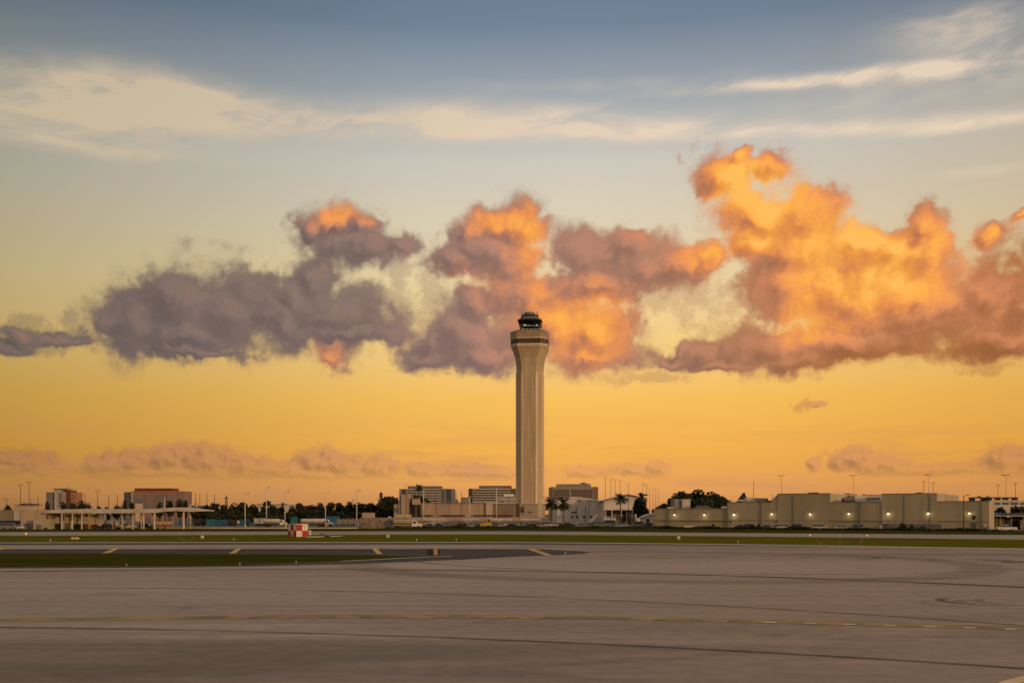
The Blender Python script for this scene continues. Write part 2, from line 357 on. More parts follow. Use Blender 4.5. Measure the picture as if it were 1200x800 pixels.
# ------------------------------------------------------------------ ground
def circle3(a, b, c):
    ax, ay = a; bx, by = b; cx, cy = c; d = 2*(ax*(by-cy)+bx*(cy-ay)+cx*(ay-by))
    ux = ((ax*ax+ay*ay)*(by-cy)+(bx*bx+by*by)*(cy-ay)+(cx*cx+cy*cy)*(ay-by))/d
    uy = ((ax*ax+ay*ay)*(cx-bx)+(bx*bx+by*by)*(ax-cx)+(cx*cx+cy*cy)*(bx-ax))/d
    return ux, uy, math.hypot(ax-ux, ay-uy)
def ground_mat(name, kind):
    m = bpy.data.materials.new(name); m.use_nodes = True; t = T(m.node_tree); b = m.node_tree.nodes['Principled BSDF']
    g = t.n.new('ShaderNodeNewGeometry'); pos = E(t, g.outputs['Position']); flat = t.vec('MULTIPLY', pos, (1,1,0))
    if kind == 'apron':
        big = t.noise(t.vec('MULTIPLY', pos, (.012,.045,0)), 1.0, 5, .6, .8)
        fine = t.noise(flat, 1.1, 6, .6)
        strk = t.noise(t.vec('MULTIPLY', t.vec('ADD', pos, (0,17,0)), (.010,.42,0)), 1.0, 6, .62, .35)
        col = t.mix(t.mapr(big, .3, .7), (.45,.33,.258,1), (.56,.425,.342,1))
        col = t.mix(t.mapr(strk, .42, .68, 0, .35), col, (.31,.225,.19,1))
        col = t.mix(t.mapr(fine, .3, .75, 0, .16), col, (.35,.26,.215,1))
        x, y, z = t.sep(pos)
        # rubbered, darker surface where aircraft turn, to the right
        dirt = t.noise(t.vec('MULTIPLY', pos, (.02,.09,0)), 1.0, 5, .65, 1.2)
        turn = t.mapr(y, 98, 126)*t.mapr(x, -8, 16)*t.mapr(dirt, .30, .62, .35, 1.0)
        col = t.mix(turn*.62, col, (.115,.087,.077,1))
        near_dark = t.mapr(dirt, .34, .66)*t.mapr(y, 66, 30)  # near stains, deepened towards the camera to paint in a vignette
        col = t.mix(near_dark*.70, col, (.10,.075,.062,1))
        # slab joints
        jx = t.math('PINGPONG', x + 300.0 - y*.55, 3.8); jy = t.math('PINGPONG', y + 300.0, 3.8)
        j = t.math('MAXIMUM', t.mapr(jx, .05, .0), t.mapr(jy, .05, .0))
        col = t.mix(j*.22, col, (.30,.22,.185,1))
        cell = t.n.new('ShaderNodeTexWhiteNoise'); cell.noise_dimensions = '2D'
        t.put(cell.inputs['Vector'], t.xyz(t.math('FLOOR', (x + 300.0 - y*.55)*(1/7.6)), t.math('FLOOR', (y + 300.0)*(1/7.6))))
        col = t.mix(t.mapr(E(t, cell.outputs[0]), 0, 1, 0, .13, smooth=False), col, (.32,.235,.195,1))
        stain = t.mapr(t.noise(t.vec('MULTIPLY', pos, (.22,.30,0)), 1.0, 3, .5, .6), .66, .76)*t.mapr(t.noise(flat, 2.0, 3, .6), .3, .6)
        col = t.mix(stain*.40, col, (.06,.045,.036,1))
        # tyre and crack lines left by wheels: arcs of circles
        brk = t.mapr(t.noise(t.vec('MULTIPLY', pos, (.05,.6,0)), 1.0, 4, .6), .22, .5, .6, 1.0)
        P2 = t.vec('MULTIPLY_ADD', t.noise(flat, .35, 3, .6, color=True), (.30,.30,0), flat)
        acc = None
        for (p, q, r, wd, s) in ARCS:
            cx, cy, rad = circle3(gp(*p), gp(*q), gp(*r))
            d = t.math('ABSOLUTE', t.vec('DISTANCE', P2, (cx+.15,cy+.15,0), val=True) - rad)
            k = t.mapr(d, wd, wd*.25, 0, min(1, s*1.25))
            acc = k if acc is None else t.math('MAXIMUM', acc, k)
        mk = acc*brk; col = t.mix(mk, col, (.022,.014,.010,1))
        # curled scrub marks
        acc = None
        for (px, py, rad, wd, sx, s) in CURLS:
            cx, cy = gp(px, py); q = t.vec('SUBTRACT', P2, (cx, cy, 0)); ln = t.vec('LENGTH', q, val=True)
            d = t.math('ABSOLUTE', ln - rad); qx, qy, _ = t.sep(q)
            k = t.mapr(d, wd, wd*.2, 0, s)*t.mapr(qx*sx, rad*.1, rad*.8)
            acc = k if acc is None else t.math('MAXIMUM', acc, k)
        col = t.mix(acc, col, (.05,.042,.04,1))
        mk = t.math('MAXIMUM', mk, acc); mk = t.math('MAXIMUM', mk, turn*.6)
        t.put(b.inputs['Specular IOR Level'], t.mapr(mk, 0, 1, .40, .05))
        rough = t.mapr(fine, .3, .7, .50, .60)
        t.put(b.inputs['Roughness'], rough); 
    elif kind == 'asphalt':
        n1 = t.noise(flat, .25, 6, .65); n2 = t.noise(t.vec('MULTIPLY', pos, (.02,.3,0)), 1.0, 5, .6, .4)
        col = t.mix(t.mapr(n2, .35, .65), (.034,.029,.029,1), (.068,.057,.055,1)); col = t.mix(t.mapr(n1,.4,.7,0,.4), col, (.085,.075,.07,1))
        b.inputs['Roughness'].default_value = .8; b.inputs['Specular IOR Level'].default_value = .08
    elif kind == 'road':
        n2 = t.noise(t.vec('MULTIPLY', pos, (.02,.3,0)), 1.0, 5, .6, .4)
        col = t.mix(t.mapr(n2, .3, .7), (.22,.185,.15,1), (.31,.26,.21,1)); b.inputs['Roughness'].default_value = .8; b.inputs['Specular IOR Level'].default_value = .15
    elif kind == 'grass':
        n1 = t.noise(t.vec('MULTIPLY', pos, (.03,.10,0)), 1.0, 6, .65, .5); n2 = t.noise(flat, 1.2, 5, .7)
        col = t.mix(t.mapr(n1, .3, .7), (.055,.060,.004,1), (.115,.105,.009,1)); col = t.mix(t.mapr(n2,.35,.75,0,.6), col, (.135,.112,.014,1))
        br = t.noise(t.vec('MULTIPLY', pos, (.012,.03,0)), 1.0, 3, .5); col = t.mix(t.mapr(br,.56,.72,0,.6), col, (.15,.088,.016,1))
        b.inputs['Roughness'].default_value = .95; b.inputs['Specular IOR Level'].default_value = .0
    elif kind == 'near_grass':
        n1 = t.noise(t.vec('MULTIPLY', pos, (.05,.2,0)), 1.0, 6, .65, .5); n2 = t.noise(flat, 2.0, 5, .7)
        col = t.mix(t.mapr(n1, .3, .7), (.028,.030,.004,1), (.056,.052,.007,1)); col = t.mix(t.mapr(n2,.35,.75,0,.5), col, (.07,.058,.011,1))
        b.inputs['Roughness'].default_value = .95; b.inputs['Specular IOR Level'].default_value = .0
    else:
        n1 = t.noise(flat, .03, 6, .65, .5); col = t.mix(t.mapr(n1, .35, .65), (.050,.042,.034,1), (.105,.085,.066,1))
        b.inputs['Roughness'].default_value = .9
    t.put(b.inputs['Base Color'], col)
    return m
def hw(py, tpx): return tpx/2*gy(py)**2/(FPX*CAMH)          # half width of a mark that shows tpx rows tall
ARCS = [((640,646.8),(760,646.2),(900,648.0),hw(646.5,3.4),.55), ((660,649),(740,648.2),(830,648.8),hw(648.5,2.4),.4), ((0,688.5),(400,692.5),(750,705),hw(692,2.2),.62), ((400,667),(800,673),(1200,688),hw(675,2.6),.90), ((0,735),(400,743),(1200,783),hw(745,3.6),.72), ((760,671),(1000,672.5),(1200,667),hw(671,2.0),.6),
        ((100,667),(500,671),(760,679),hw(670,2.0),.35), ((800,686),(1000,688.5),(1200,691),hw(688,2.0),.4), ((60,690),(300,684),(620,681),hw(684,1.8),.25), ((760,684),(723,737),(686,801),.06,.28),
        ((700,706),(900,709),(1200,723),hw(710,2.4),.3), ((0,669.5),(250,668),(500,667),hw(668,2.0),.35), ((300,782),(420,775),(560,799),.12,.3), ((0,760),(120,776),(200,800),.14,.32), ((240,762),(400,790),(460,801),.12,.28), ((960,735),(1100,747),(1200,765),hw(747,3),.3),
        ((690,650),(900,651),(1200,657),hw(652,2.5),.42), ((660,653),(950,661),(1200,664),hw(660,2.5),.35), ((640,657),(900,666),(1200,677),hw(665,2),.25)]
CURLS = [(985,653,4.2,1.19,1,0.90),(1005,652,4.0,0.94,1,0.68),(968,654,4.4,0.85,1,0.60),(1042,655,5.0,1.02,1,0.60),(1056,655,4.5,0.85,1,0.45),(1128,657,4.6,1.19,1,0.95),(1142,657,4.6,0.85,1,0.90),(1110,656,4.2,0.85,1,0.60),
         (1160,704,2.6,0.59,-1,0.90),(1138,707,2.4,0.42,-1,0.52),(1185,706,2.6,0.59,-1,0.60),(1205,705,2.6,0.51,-1,0.60),(895,652,5,1.19,1,0.52),(862,651,5,1.02,1,0.45)]
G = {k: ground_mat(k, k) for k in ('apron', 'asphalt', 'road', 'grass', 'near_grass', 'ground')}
def pxpoly(pts): return [gp(*p) for p in pts]
GBOT = [(-3000,637),(-700,636),(0,635.3),(300,634.8),(600,634.8),(840,637),(1200,642.5),(1900,655),(3500,690)]
GTOP = [(-3000,629.5),(-700,628.5),(0,627.5),(300,626.5),(600,626),(840,628),(1200,632),(1900,641),(3500,660)]
RTOP = [(-3000,626),(-700,624.5),(0,623),(300,622.5),(600,622),(840,624),(1200,626.5),(1900,632),(3500,645)]
VTOP = [(-3000,621),(-700,620.5),(0,620.5),(300,617),(600,617),(840,619),(1200,621.5),(1900,626),(3500,634)]
struct(MB().add([(-9000,-300,-.02),(9000,-300,-.02),(9000,16000,-.02),(-9000,16000,-.02)], [(0,1,2,3)]).build('ground', G['ground']))
def strip(a, b, z): 
    A, B = pxpoly(a), pxpoly(b); n = len(A)
    return MB().add([(x,y,z) for x,y in A+B], [(n+i, n+i+1, i+1, i) for i in range(n-1)])
struct(strip(VTOP, RTOP, .0).build('verge', G['near_grass']))
struct(strip(RTOP, GTOP, .012).build('service_road', G['road']))
def ragged(pts, n, amp, seed):
    r = random.Random(seed); out = []
    for (x0,y0),(x1,y1) in zip(pts, pts[1:]):
        m_ = n if -300 < x0 < 1500 or -300 < x1 < 1500 else 1
        for i in range(m_): out.append((x0+(x1-x0)*i/m_, y0+(y1-y0)*i/m_+(r.uniform(-amp,amp) if m_ > 1 else 0)))
    return out+[pts[-1]]
def strip2(a, b, z):
    A, B = pxpoly(a), pxpoly(b)
    return MB().sheet(A+list(reversed(B)), z)
struct(strip2(ragged(GTOP, 70, .16, 1), ragged(GBOT, 70, .14, 2), .024).build('infield_grass', G['grass']))
A = pxpoly(GBOT); n_ = len(A)
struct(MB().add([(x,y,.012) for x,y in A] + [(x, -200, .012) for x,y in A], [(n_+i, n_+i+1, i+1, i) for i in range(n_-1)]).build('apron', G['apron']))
def shift(pts, dy): return [(x, y+dy) for x, y in pts]
edge_pts = [p for p in GBOT if -1200 < p[0] < 2500]
paint_w = mat('edge_paint', (.40,.36,.29), .7, .2, .6)
struct(MB().ribbon(pxpoly(shift(edge_pts, .45)), 4.2, .030).build('edge_line', paint_w))
struct(strip([(-1500,637.0),(0,636.2),(300,635.8),(600,635.8),(800,637.2),(1010,639.8)], [(-1500,639.2),(0,638.3),(300,637.8),(600,637.7),(800,638.7),(1010,640.4)], .020).build('dark_edge_strip', G['asphalt']))  # narrow dark strip along the grass edge
ASPH = [(-1500,645),(0,643.2),(300,642.8),(560,642.8),(640,643.6),(680,645.4),(692,647.0),(683,648.6),(640,650.6),(600,652.2),(540,655.6),(460,658.8),(400,661),(300,663.2),(200,664.8),(0,665.8),(-1500,667)]
struct(MB().sheet(pxpoly(ragged(ASPH, 24, .12, 5)), .024).build('taxiway_shoulder', G['asphalt']))
NGR = [(-1500,650),(0,648.6),(200,648.6),(330,649.2),(430,650.4),(480,651.4),(502,652.3),(480,653.4),(430,656),(360,658.8),(280,661.5),(200,663.0),(0,664.3),(-1500,665.5)]
struct(MB().sheet(pxpoly(ragged(NGR, 24, .14, 4)), .036).build('near_grass', G['near_grass']))
# pale worn lip along the point of the grass
struct(MB().ribbon(pxpoly([(400,657.6),(440,655.6),(480,653.5),(502,652.4),(530,651.6)]), .9, .042).build('worn_edge', paint_w))
yel = mat('taxi_yellow', (.46,.30,.07), .65, .25, .8); yel2 = mat('worn_yellow', (.27,.168,.055), .7, .3, .5); blk = mat('black_paint', (.12,.085,.06), .7, .2, 1.0); whp = mat('pale_dash_paint', (.62,.54,.44), .7, .2, 1.0)
for i, quad in enumerate([[(-14,645.6),(4,641.4),(9,641.4),(-4,645.6)], [(119,648),(136,641.6),(142,641.6),(128,648)], [(268,648.4),(279,641.8),(284,641.8),(276,648.4)], [(436,642.2),(442,642.2),(448,649),(441,649)], [(617.5,643.2),(626,643.2),(649,651.2),(640,651.2)]]):
    struct(MB().sheet(pxpoly(quad), .048).build('shoulder_stripe', yel))
band = [(-200,730),(0,727),(100,725.2),(250,723.3),(400,722.3),(550,722.3),(700,724),(800,726),(950,729.4),(1050,732.2),(1200,736.6),(1400,744)]
def dense(pts, n=14):
    out = []
    for (x0,y0),(x1,y1) in zip(pts, pts[1:]):
        out += [(x0+(x1-x0)*i/n, y0+(y1-y0)*i/n) for i in range(n)]
    return out+[pts[-1]]
BW = pxpoly(dense(band))
struct(MB().ribbon(BW, 1.6, .022).build('taxi_line', yel2))
dd, dp = MB(), MB()
def along(px):
    for (x0,y0),(x1,y1) in zip(band, band[1:]):
        if x0 <= px <= x1: return y0+(y1-y0)*(px-x0)/(x1-x0)
px = 250
while px < 1230:
    L_ = 14; y_ = along(px)+1.0
    a, b2 = gp(px, y_), gp(px+L_, along(px+L_)+1.0)
    (dd if px < 890 else dp).ribbon([a, b2], .40 if px < 890 else .34, .030)
    px += 43 if px < 880 else 47
struct(dd.build('taxi_line_black_dashes', blk)); struct(dp.build('taxi_line_pale_dashes', whp))
struct(MB().ribbon(pxpoly([(1178,801),(1196,796.5),(1230,789)]), .5, .024).build('lead_line', mat('lead_line_paint', (.62,.44,.24), .6, .1, 1)))

# ------------------------------------------------------------------ control tower
def octa(a, f, z, rot=-6, cx=0, cy=0):      # octagon: half width a, half front width f
    c, s = math.cos(R(rot)), math.sin(R(rot))
    return [(cx+x*c-y*s, cy+x*s+y*c, z) for x, y in [(-f,-a),(f,-a),(a,-f),(a,f),(f,a),(-f,a),(-a,f),(-a,-f)]]
def tower_mat():
    m = bpy.data.materials.new('tower_concrete'); m.use_nodes = True; t = T(m.node_tree); b = m.node_tree.nodes['Principled BSDF']
    g = t.n.new('ShaderNodeNewGeometry'); pos = E(t, g.outputs['Position']); x, y, z = t.sep(pos)
    n1 = t.noise(t.vec('MULTIPLY', pos, (.6,.6,.05)), 1.0, 6, .6, dim='3D'); n2 = t.noise(pos, 2.0, 5, .65, dim='3D')
    col = t.mix(t.mapr(n1, .3, .7), (.47,.365,.24,1), (.62,.485,.33,1)); col = t.mix(t.mapr(n2, .3, .8, 0, .3), col, (.36,.28,.19,1))
    jz = t.math('PINGPONG', z, 1.85); col = t.mix(t.mapr(jz, .10, .02, 0, .36), col, (.19,.135,.09,1))
    t.put(b.inputs['Base Color'], col); b.inputs['Roughness'].default_value = .85; b.inputs['Specular IOR Level'].default_value = .3
    return m
TM = tower_mat(); TRIB = mat('tower_rib_concrete', (.74,.60,.46), .8, .1, .3, streak=True); TBAND = mat('tower_parapet_concrete', (.36,.28,.19), .85, .25, 1.2)
def glass_see():
    m = bpy.data.materials.new('cab_glass'); m.use_nodes = True; t = T(m.node_tree); t.n.clear()
    tr = t.n.new('ShaderNodeBsdfTransparent'); tr.inputs[0].default_value = (.36,.44,.44,1); gl = t.n.new('ShaderNodeBsdfGlossy'); gl.inputs['Roughness'].default_value = .05; gl.inputs[0].default_value = (.8,.85,.9,1)
    mx = t.n.new('ShaderNodeMixShader'); mx.inputs[0].default_value = .05; t.l.new(tr.outputs[0], mx.inputs[1]); t.l.new(gl.outputs[0], mx.inputs[2])
    o = t.n.new('ShaderNodeOutputMaterial'); t.l.new(mx.outputs[0], o.inputs[0]); return m
TY = 452.0; TX = wx(621.2, TY)
def zt(py): return wz(py, TY-6 if py >= 391 else TY-2.5)
tw = thing('control_tower', 'tall tan concrete air traffic control tower with flared head and dark glass cab', 'control tower', (TX, TY, 0))
def T8(name, rings, m, parent=tw, cap=True):
    return MB().loft([octa(a, f, z, cx=TX, cy=TY) for a, f, z in rings], cap=cap).build(name, m, parent)
A0, F0 = 5.75, 3.2
sh = T8('shaft', [(A0,F0,0), (A0,F0,zt(432)), (A0+.12,F0+.15,zt(426)), (A0+.5,F0+.5,zt(419)), (A0+1.1,F0+.95,zt(413)), (A0+1.75,F0+1.35,zt(408.6)), (A0+2.15,F0+1.55,zt(406.8)), (A0+2.2,F0+1.6,zt(404.8))], TM)
for i in range(8):      # light ribs on the corners, each proud of the shaft
    p = Vector(octa(A0,F0,0)[i]); nrm = Vector((p.x,p.y,0)).normalized(); tg = Vector((-nrm.y, nrm.x, 0))
    c = [p+nrm*o+tg*w for o, w in ((-.3,-.42),(.10,-.42),(.10,.42),(-.3,.42))]
    MB().loft([[(TX+q.x, TY+q.y, z) for q in c] for z in (9.6, zt(436))]).build('corner_rib', TRIB, tw)
seam = octa(A0,F0,0); q0, q1 = Vector(seam[0]), Vector(seam[1]); pm = q0.lerp(q1, .62); nn = Vector((math.sin(R(-6)), -math.cos(R(-6)), 0))
MB().box(TX+pm.x-.05, TX+pm.x+.05, TY+pm.y-.03, TY+pm.y+.2, 9.6, zt(436)).build('vertical_seam', mat('seam_shadow_gap', (.30,.225,.15), .9, 0), tw)
bs = T8('base', [(6.25,3.9,0), (6.25,3.9,9.2), (6.4,4.0,9.25), (6.4,4.0,9.6)], M['concrete_wall'])
MB().box(wx(611.2,TY), wx(613.8,TY), TY-6.7, TY-6.1, wz(600.2,TY-6.5), wz(593.2,TY-6.5)).build('window', M['glass'], bs)
MB().box(wx(620,TY), wx(621.5,TY), TY-7.0, TY-6.2, wz(600.2,TY-6.5), wz(598.6,TY-6.5)).build('wall_lamp', M['dark'], bs)
T8('lower_ledge', [(8.05,4.95,zt(404.8)), (8.1,5.0,zt(404.2)), (8.1,5.0,zt(402.9))], TRIB)
wb = T8('observation_windows', [(7.85,4.85,zt(402.9)), (7.85,4.85,zt(397.2))], M['glass_bronze'])
for i in range(8):
    p = Vector(octa(7.88,4.88,0)[i]); MB().bar((TX+p.x, TY+p.y, zt(402.9)), (TX+p.x, TY+p.y, zt(397.2)), .16, n=6).build('mullion', M['dark'], wb)
T8('upper_ledge', [(8.15,5.0,zt(397.2)), (8.35,5.15,zt(396.6)), (8.35,5.15,zt(395.9))], TRIB)
pa = T8('parapet', [(8.25,5.1,zt(395.9)), (8.25,5.1,zt(390.6))], TBAND)
T8('gallery_roof', [(8.25,5.1,zt(390.6)), (7.6,4.7,zt(389.2)), (5.6,3.4,zt(386.8)), (4.6,2.7,zt(386.0))], mat('gallery_roofing', (.20,.155,.105), .85, .25, 1.0), pa)
for i, (a, h) in enumerate(((-3.2,1.5),(-1.6,1.1),(.4,1.2),(2.2,1.0),(3.9,1.3),(5.2,.9))):
    MB().box(TX+a-.45, TX+a+.45, TY-7.2, TY-6.5, zt(390.4), zt(390.4)+h).build('vent_box', M['galv'] if i % 2 else TBAND, pa)
cab = T8('cab', [(4.15,2.4,zt(386.2)), (4.15,2.4,zt(384.9))], M['dark_metal'])
T8('cab_glass', [(4.12,2.38,zt(384.9)), (4.85,2.85,zt(376.2))], glass_see(), cab, cap=False)
for i in range(8):
    p, q = Vector(octa(4.14,2.4,0)[i]), Vector(octa(4.88,2.87,0)[i]); MB().bar((TX+p.x,TY+p.y,zt(384.9)), (TX+q.x,TY+q.y,zt(376.2)), .13, n=6).build('mullion', M['dark'], cab)
T8('dark_filler_core', [(3.3,1.9,zt(386)), (3.9,2.2,zt(376.3))], M['dark'], cab)  # dark core added so the sky does not show through the cab
li = MB(); rr = random.Random(5)
for i in range(13):
    a = TX-3.05+i*.50; li.box(a, a+rr.uniform(.25,.5), TY-4.25, TY-4.15, zt(382.6)+rr.uniform(-.1,.15), zt(381.6)+rr.uniform(-.1,.3))
li.box(TX-3.05, TX+3.4, TY-4.16, TY-4.10, zt(382.4), zt(382.15)); li.build('glow_strip', mat('cab_glow', (.5,.55,.5), .5, 0, emit=(.75,.86,.74), estr=.35), cab)  # emissive patches stand in for the reflected glow across the cab glass
ro = T8('cab_roof', [(5.15,3.05,zt(376.2)), (5.3,3.15,zt(375.6)), (5.3,3.15,zt(374.6)), (4.4,2.6,zt(373.6))], M['dark'], tw)
T8('roof_tier', [(4.2,2.5,zt(373.6)), (3.9,2.3,zt(370.9))], M['mid_grey'], ro)
T8('roof_ring', [(3.7,2.2,zt(371.2)), (3.7,2.2,zt(368.8)), (3.5,2.0,zt(368.6))], M['dark'], ro)
MB().lathe(TX-.25, TY, [(2.5,zt(368.8)),(2.5,zt(365.6)),(2.1,zt(364.8)),(1.2,zt(364.3))], 20).build('radome', mat('radome_grey', (.24,.21,.19), .7, .1, .5), ro)
for a, p0, p1 in ((-3.3,369,364.2),(3.3,369,364.6),(-2.6,369,365.6),(2.9,369,364.0),(-4.9,375,371.8),(4.9,375,371.6),(-4.3,375,372.4),(4.6,375,372.4),(-3.6,370,366.2)):
    MB().bar((TX+a,TY-1,zt(p0)), (TX+a,TY-1,zt(p1)), .13, .09, n=6).build('antenna', M['galv'], ro)
MB().box(TX+4.75,TX+5.3,TY-2.4,TY-.3,zt(383.5),zt(377)).build('sun_screen', mat('screen_grey', (.30,.25,.20), .7, .1, 1), cab)

# ------------------------------------------------------------------ buildings
def rbox(px0, px1, py0, py1, Y, depth, m, name, parent, mb=None):
    """box whose camera-side face fills the given picture rectangle at distance Y"""
    b = mb or MB(); b.box(wx(px0,Y), wx(px1,Y), Y, Y+depth, max(0, wz(py1,Y)), wz(py0,Y))
    return b.build(name, m, parent) if name else b
def to_ground(px0, px1, py0, Y, depth, m, name, parent):
    return MB().box(wx(px0,Y), wx(px1,Y), Y, Y+depth, 0, wz(py0,Y)).build(name, m, parent)
def bands(px0, px1, rows, Y, m, parent, h=1.0, d=.12, posts=0, pm=None):
    for py in rows:
        o = MB().box(wx(px0,Y), wx(px1,Y), Y-d, Y+.3, wz(py+h/2,Y), wz(py-h/2,Y)).build('window', m, parent)
        if posts:
            g = MB()
            for i in range(1, posts):
                pass
            x0_, x1_ = wx(px0,Y), wx(px1,Y); g.box(x0_, x1_, Y-d-.065, Y-d+.02, wz(py-h/2,Y)-.16, wz(py-h/2,Y)-.02)
            for i in range(1, posts):
                x = wx(px0+(px1-px0)*i/posts, Y); g.box(x-.10, x+.10, Y-d-.058, Y-d+.02, wz(py+h/2,Y)-.0, wz(py-h/2,Y)-.03)
            g.build('mullions', pm or M['mid_grey'], o)
def building(name, label, px, Y, cat='building', group=None): return thing(name, label, cat, (wx(px,Y), Y, 0), group)

# far left: apartment block in stacks, low sunlight on its side walls painted as orange
Y = 1200; b = building('apartment_block', 'far apartment block of grey, sunlit orange and red brick stacks rising behind the canopy', 71, Y)
to_ground(54, 61, 576.3, Y, 18, M['grey_wall'], 'wall', b); to_ground(61, 63.6, 577.5, Y+6, 12, M['orange_sunlit_wall'], 'wall', b)
to_ground(63.6, 71.4, 572.6, Y+.5, 20, M['light_grey'], 'wall', b); to_ground(71.4, 76.8, 576.2, Y-1, 18, M['orange_sunlit_wall'], 'wall', b)
w2 = to_ground(78.2, 82.4, 574.2, Y, 18, M['dark_red'], 'wall', b); to_ground(82.4, 89.2, 576.6, Y+1, 18, M['red_wall'], 'wall', b)
rbox(62.4, 77, 572, 573.2, Y-.3, 20, M['mid_grey'], 'roof', b); rbox(79, 81.6, 572.4, 574.2, Y+3, 5, M['orange_sunlit_wall'], 'roof_hut', b)
for s_, e_, c_ in ((54.5,60.4,'mid_grey'),(68.3,71.2,'mid_grey')): bands(s_, e_, [578.4+2.1*i for i in range(8)], Y, M[c_], b, h=1.0)
for i in range(7):
    rbox(71.6, 76.8, 578.0+2.0*i, 578.8+2.0*i, Y-2.2, 1.2, M['light_grey'], 'balcony', b); rbox(82.6, 89.2, 578.6+1.9*i, 579.3+1.9*i, Y-.4, 1.3, M['orange_sunlit_wall'], 'balcony', b)
MB().bar((wx(76.6,Y),Y+4,wz(572,Y)), (wx(76.6,Y),Y+4,wz(569.8,Y)), .3).build('antenna', M['dark_metal'], b); MB().bar((wx(86.8,Y),Y+4,wz(576.6,Y)), (wx(86.8,Y),Y+4,wz(574,Y)), .35).build('antenna', M['dark_metal'], b)

Y = 1100; b = building('office_building', 'wide mauve office building with a dark red roof storey behind the canopy', 180, Y)
to_ground(145.2, 154, 576.2, Y+1, 25, M['mid_grey'], 'wall', b); to_ground(154, 214.6, 576.0, Y, 30, M['mauve_wall'], 'wall', b)
rbox(157.5, 202.6, 571.8, 576.0, Y+4, 20, M['dark_red'], 'penthouse', b); rbox(154, 214.8, 575.2, 576.2, Y-.4, 30, M['red_wall'], 'parapet', b); rbox(153.6, 155.2, 576.2, 597, Y-.5, 3, M['light_grey'], 'pilaster', b)
bands(156, 214, [577.9], Y, M['red_wall'], b, h=2.0, d=.2, posts=16, pm=M['mauve_wall']); bands(145.6, 153, [578.2+2.4*i for i in range(7)], Y+1, M['dark'], b, h=1.2, posts=4)
bands(156, 213.5, [581.6+2.9*i for i in range(5)], Y, M['grey_wall'], b, h=1.3, d=.1, posts=14)
Y = 700; b = building('roof_block', 'small cream plant block with grey cap standing above the canopy roof', 161, Y); to_ground(158.6, 164.2, 589.6, Y, 6, mat('cream_render', (.62,.46,.33), .8, .1, .3), 'wall', b); rbox(157.5, 165.5, 584.2, 589.4, Y+.6, 5, M['mid_grey'], 'louvre', b)

# three office blocks in the middle distance
Y = 820; b = building('office_building', 'grey banded office block behind the palm and tan tower stub', 500, Y, group='office blocks behind the terminal')
to_ground(468, 475, 572.7, Y+.5, 26, M['dark_metal'], 'wall', b); to_ground(475, 516, 572.6, Y, 30, M['light_grey'], 'wall', b); to_ground(516, 531.6, 572.4, Y+1.2, 26, M['grey_wall'], 'wall', b)
rbox(478, 516.8, 569.2, 572.6, Y+5, 18, M['mid_grey'], 'penthouse', b)
bands(475.6, 515.6, [574.6,577.6,580.6,583.6,586.6], Y, M['glass'], b, h=1.5, posts=22); bands(517, 521, [574.6+3*i for i in range(5)], Y+1.2, M['glass'], b, h=1.7, posts=3); bands(523, 528.8, [574.2+2.2*i for i in range(7)], Y+1.2, M['navy'], b, h=1.7, posts=3); bands(469, 474.4, [576+3*i for i in range(4)], Y+.5, M['glass'], b, h=1.6, posts=3)
Y = 830; b = building('office_building', 'grey banded office block with red roof sign just left of the control tower', 578, Y, group='office blocks behind the terminal')
to_ground(549, 553.8, 572.2, Y+.6, 26, M['dark_metal'], 'wall', b); to_ground(553.8, 597, 572, Y, 30, M['light_grey'], 'wall', b); to_ground(597, 606, 572, Y+1.5, 28, M['grey_wall'], 'wall', b)
rbox(561.2, 599.6, 568.8, 572, Y+5, 18, M['mid_grey'], 'penthouse', b); rbox(590.6, 599, 569.1, 571.2, Y+4.6, .3, M['red'], 'roof_sign', b)
bands(554.4, 596.6, [574.4,577.3,580.2,583.1,586.0], Y, M['glass'], b, h=1.6, posts=24); bands(549.5, 553.4, [574.6+2.9*i for i in range(5)], Y+.6, M['glass'], b, h=1.8, posts=2); bands(597.6, 606, [574.6+2.9*i for i in range(2)], Y+1.5, M['glass'], b, h=1.8, posts=5)
Y = 640; b = building('annexe', 'pale low annexe with bright roof in front of the office block left of the tower', 595, Y); to_ground(583, 610, 584.4, Y, 20, M['light_grey'], 'wall', b); rbox(590.6, 602.4, 578.6, 581.4, Y+4, 8, M['white'], 'roof_unit', b); rbox(582.4, 610, 583.2, 584.6, Y-.5, 21, M['dirty_white'], 'roof', b); bands(584, 609, [587.6], Y, M['mid_grey'], b, h=1.6, posts=9); rbox(592, 600.5, 581.4, 583.2, Y+3, 8, M['mid_grey'], 'roof_unit', b)
Y = 820; b = building('office_building', 'bronze glazed office block with roof plant right of the control tower', 673, Y, group='office blocks behind the terminal')
to_ground(644.4, 647.4, 570.4, Y+.6, 26, M['mid_grey'], 'wall', b); to_ground(647.4, 694.6, 570.2, Y, 30, mat('tan_panel', (.30,.25,.20), .7, .1, .2), 'wall', b); to_ground(694.6, 701, 570.2, Y+1.5, 28, M['beige_dark'], 'wall', b)
rbox(653, 692.4, 566.9, 570.2, Y+5, 18, M['grey_wall'], 'penthouse', b)
bands(648.6, 667, [574+2.05*i for i in range(6)], Y, M['glass_bronze'], b, h=1.5, posts=9, pm=M['grey_wall']); bands(669.6, 694, [574+2.05*i for i in range(6)], Y, M['glass_bronze'], b, h=1.5, posts=12, pm=M['grey_wall'])
for p_, w_, h_ in ((680.6,1.6,1.4),(684,3,1.9),(687.4,2,1.2)): rbox(p_-w_/2, p_+w_/2, 566.9-h_, 566.9, Y+9, 3, M['dark_metal'], 'roof_unit', b)
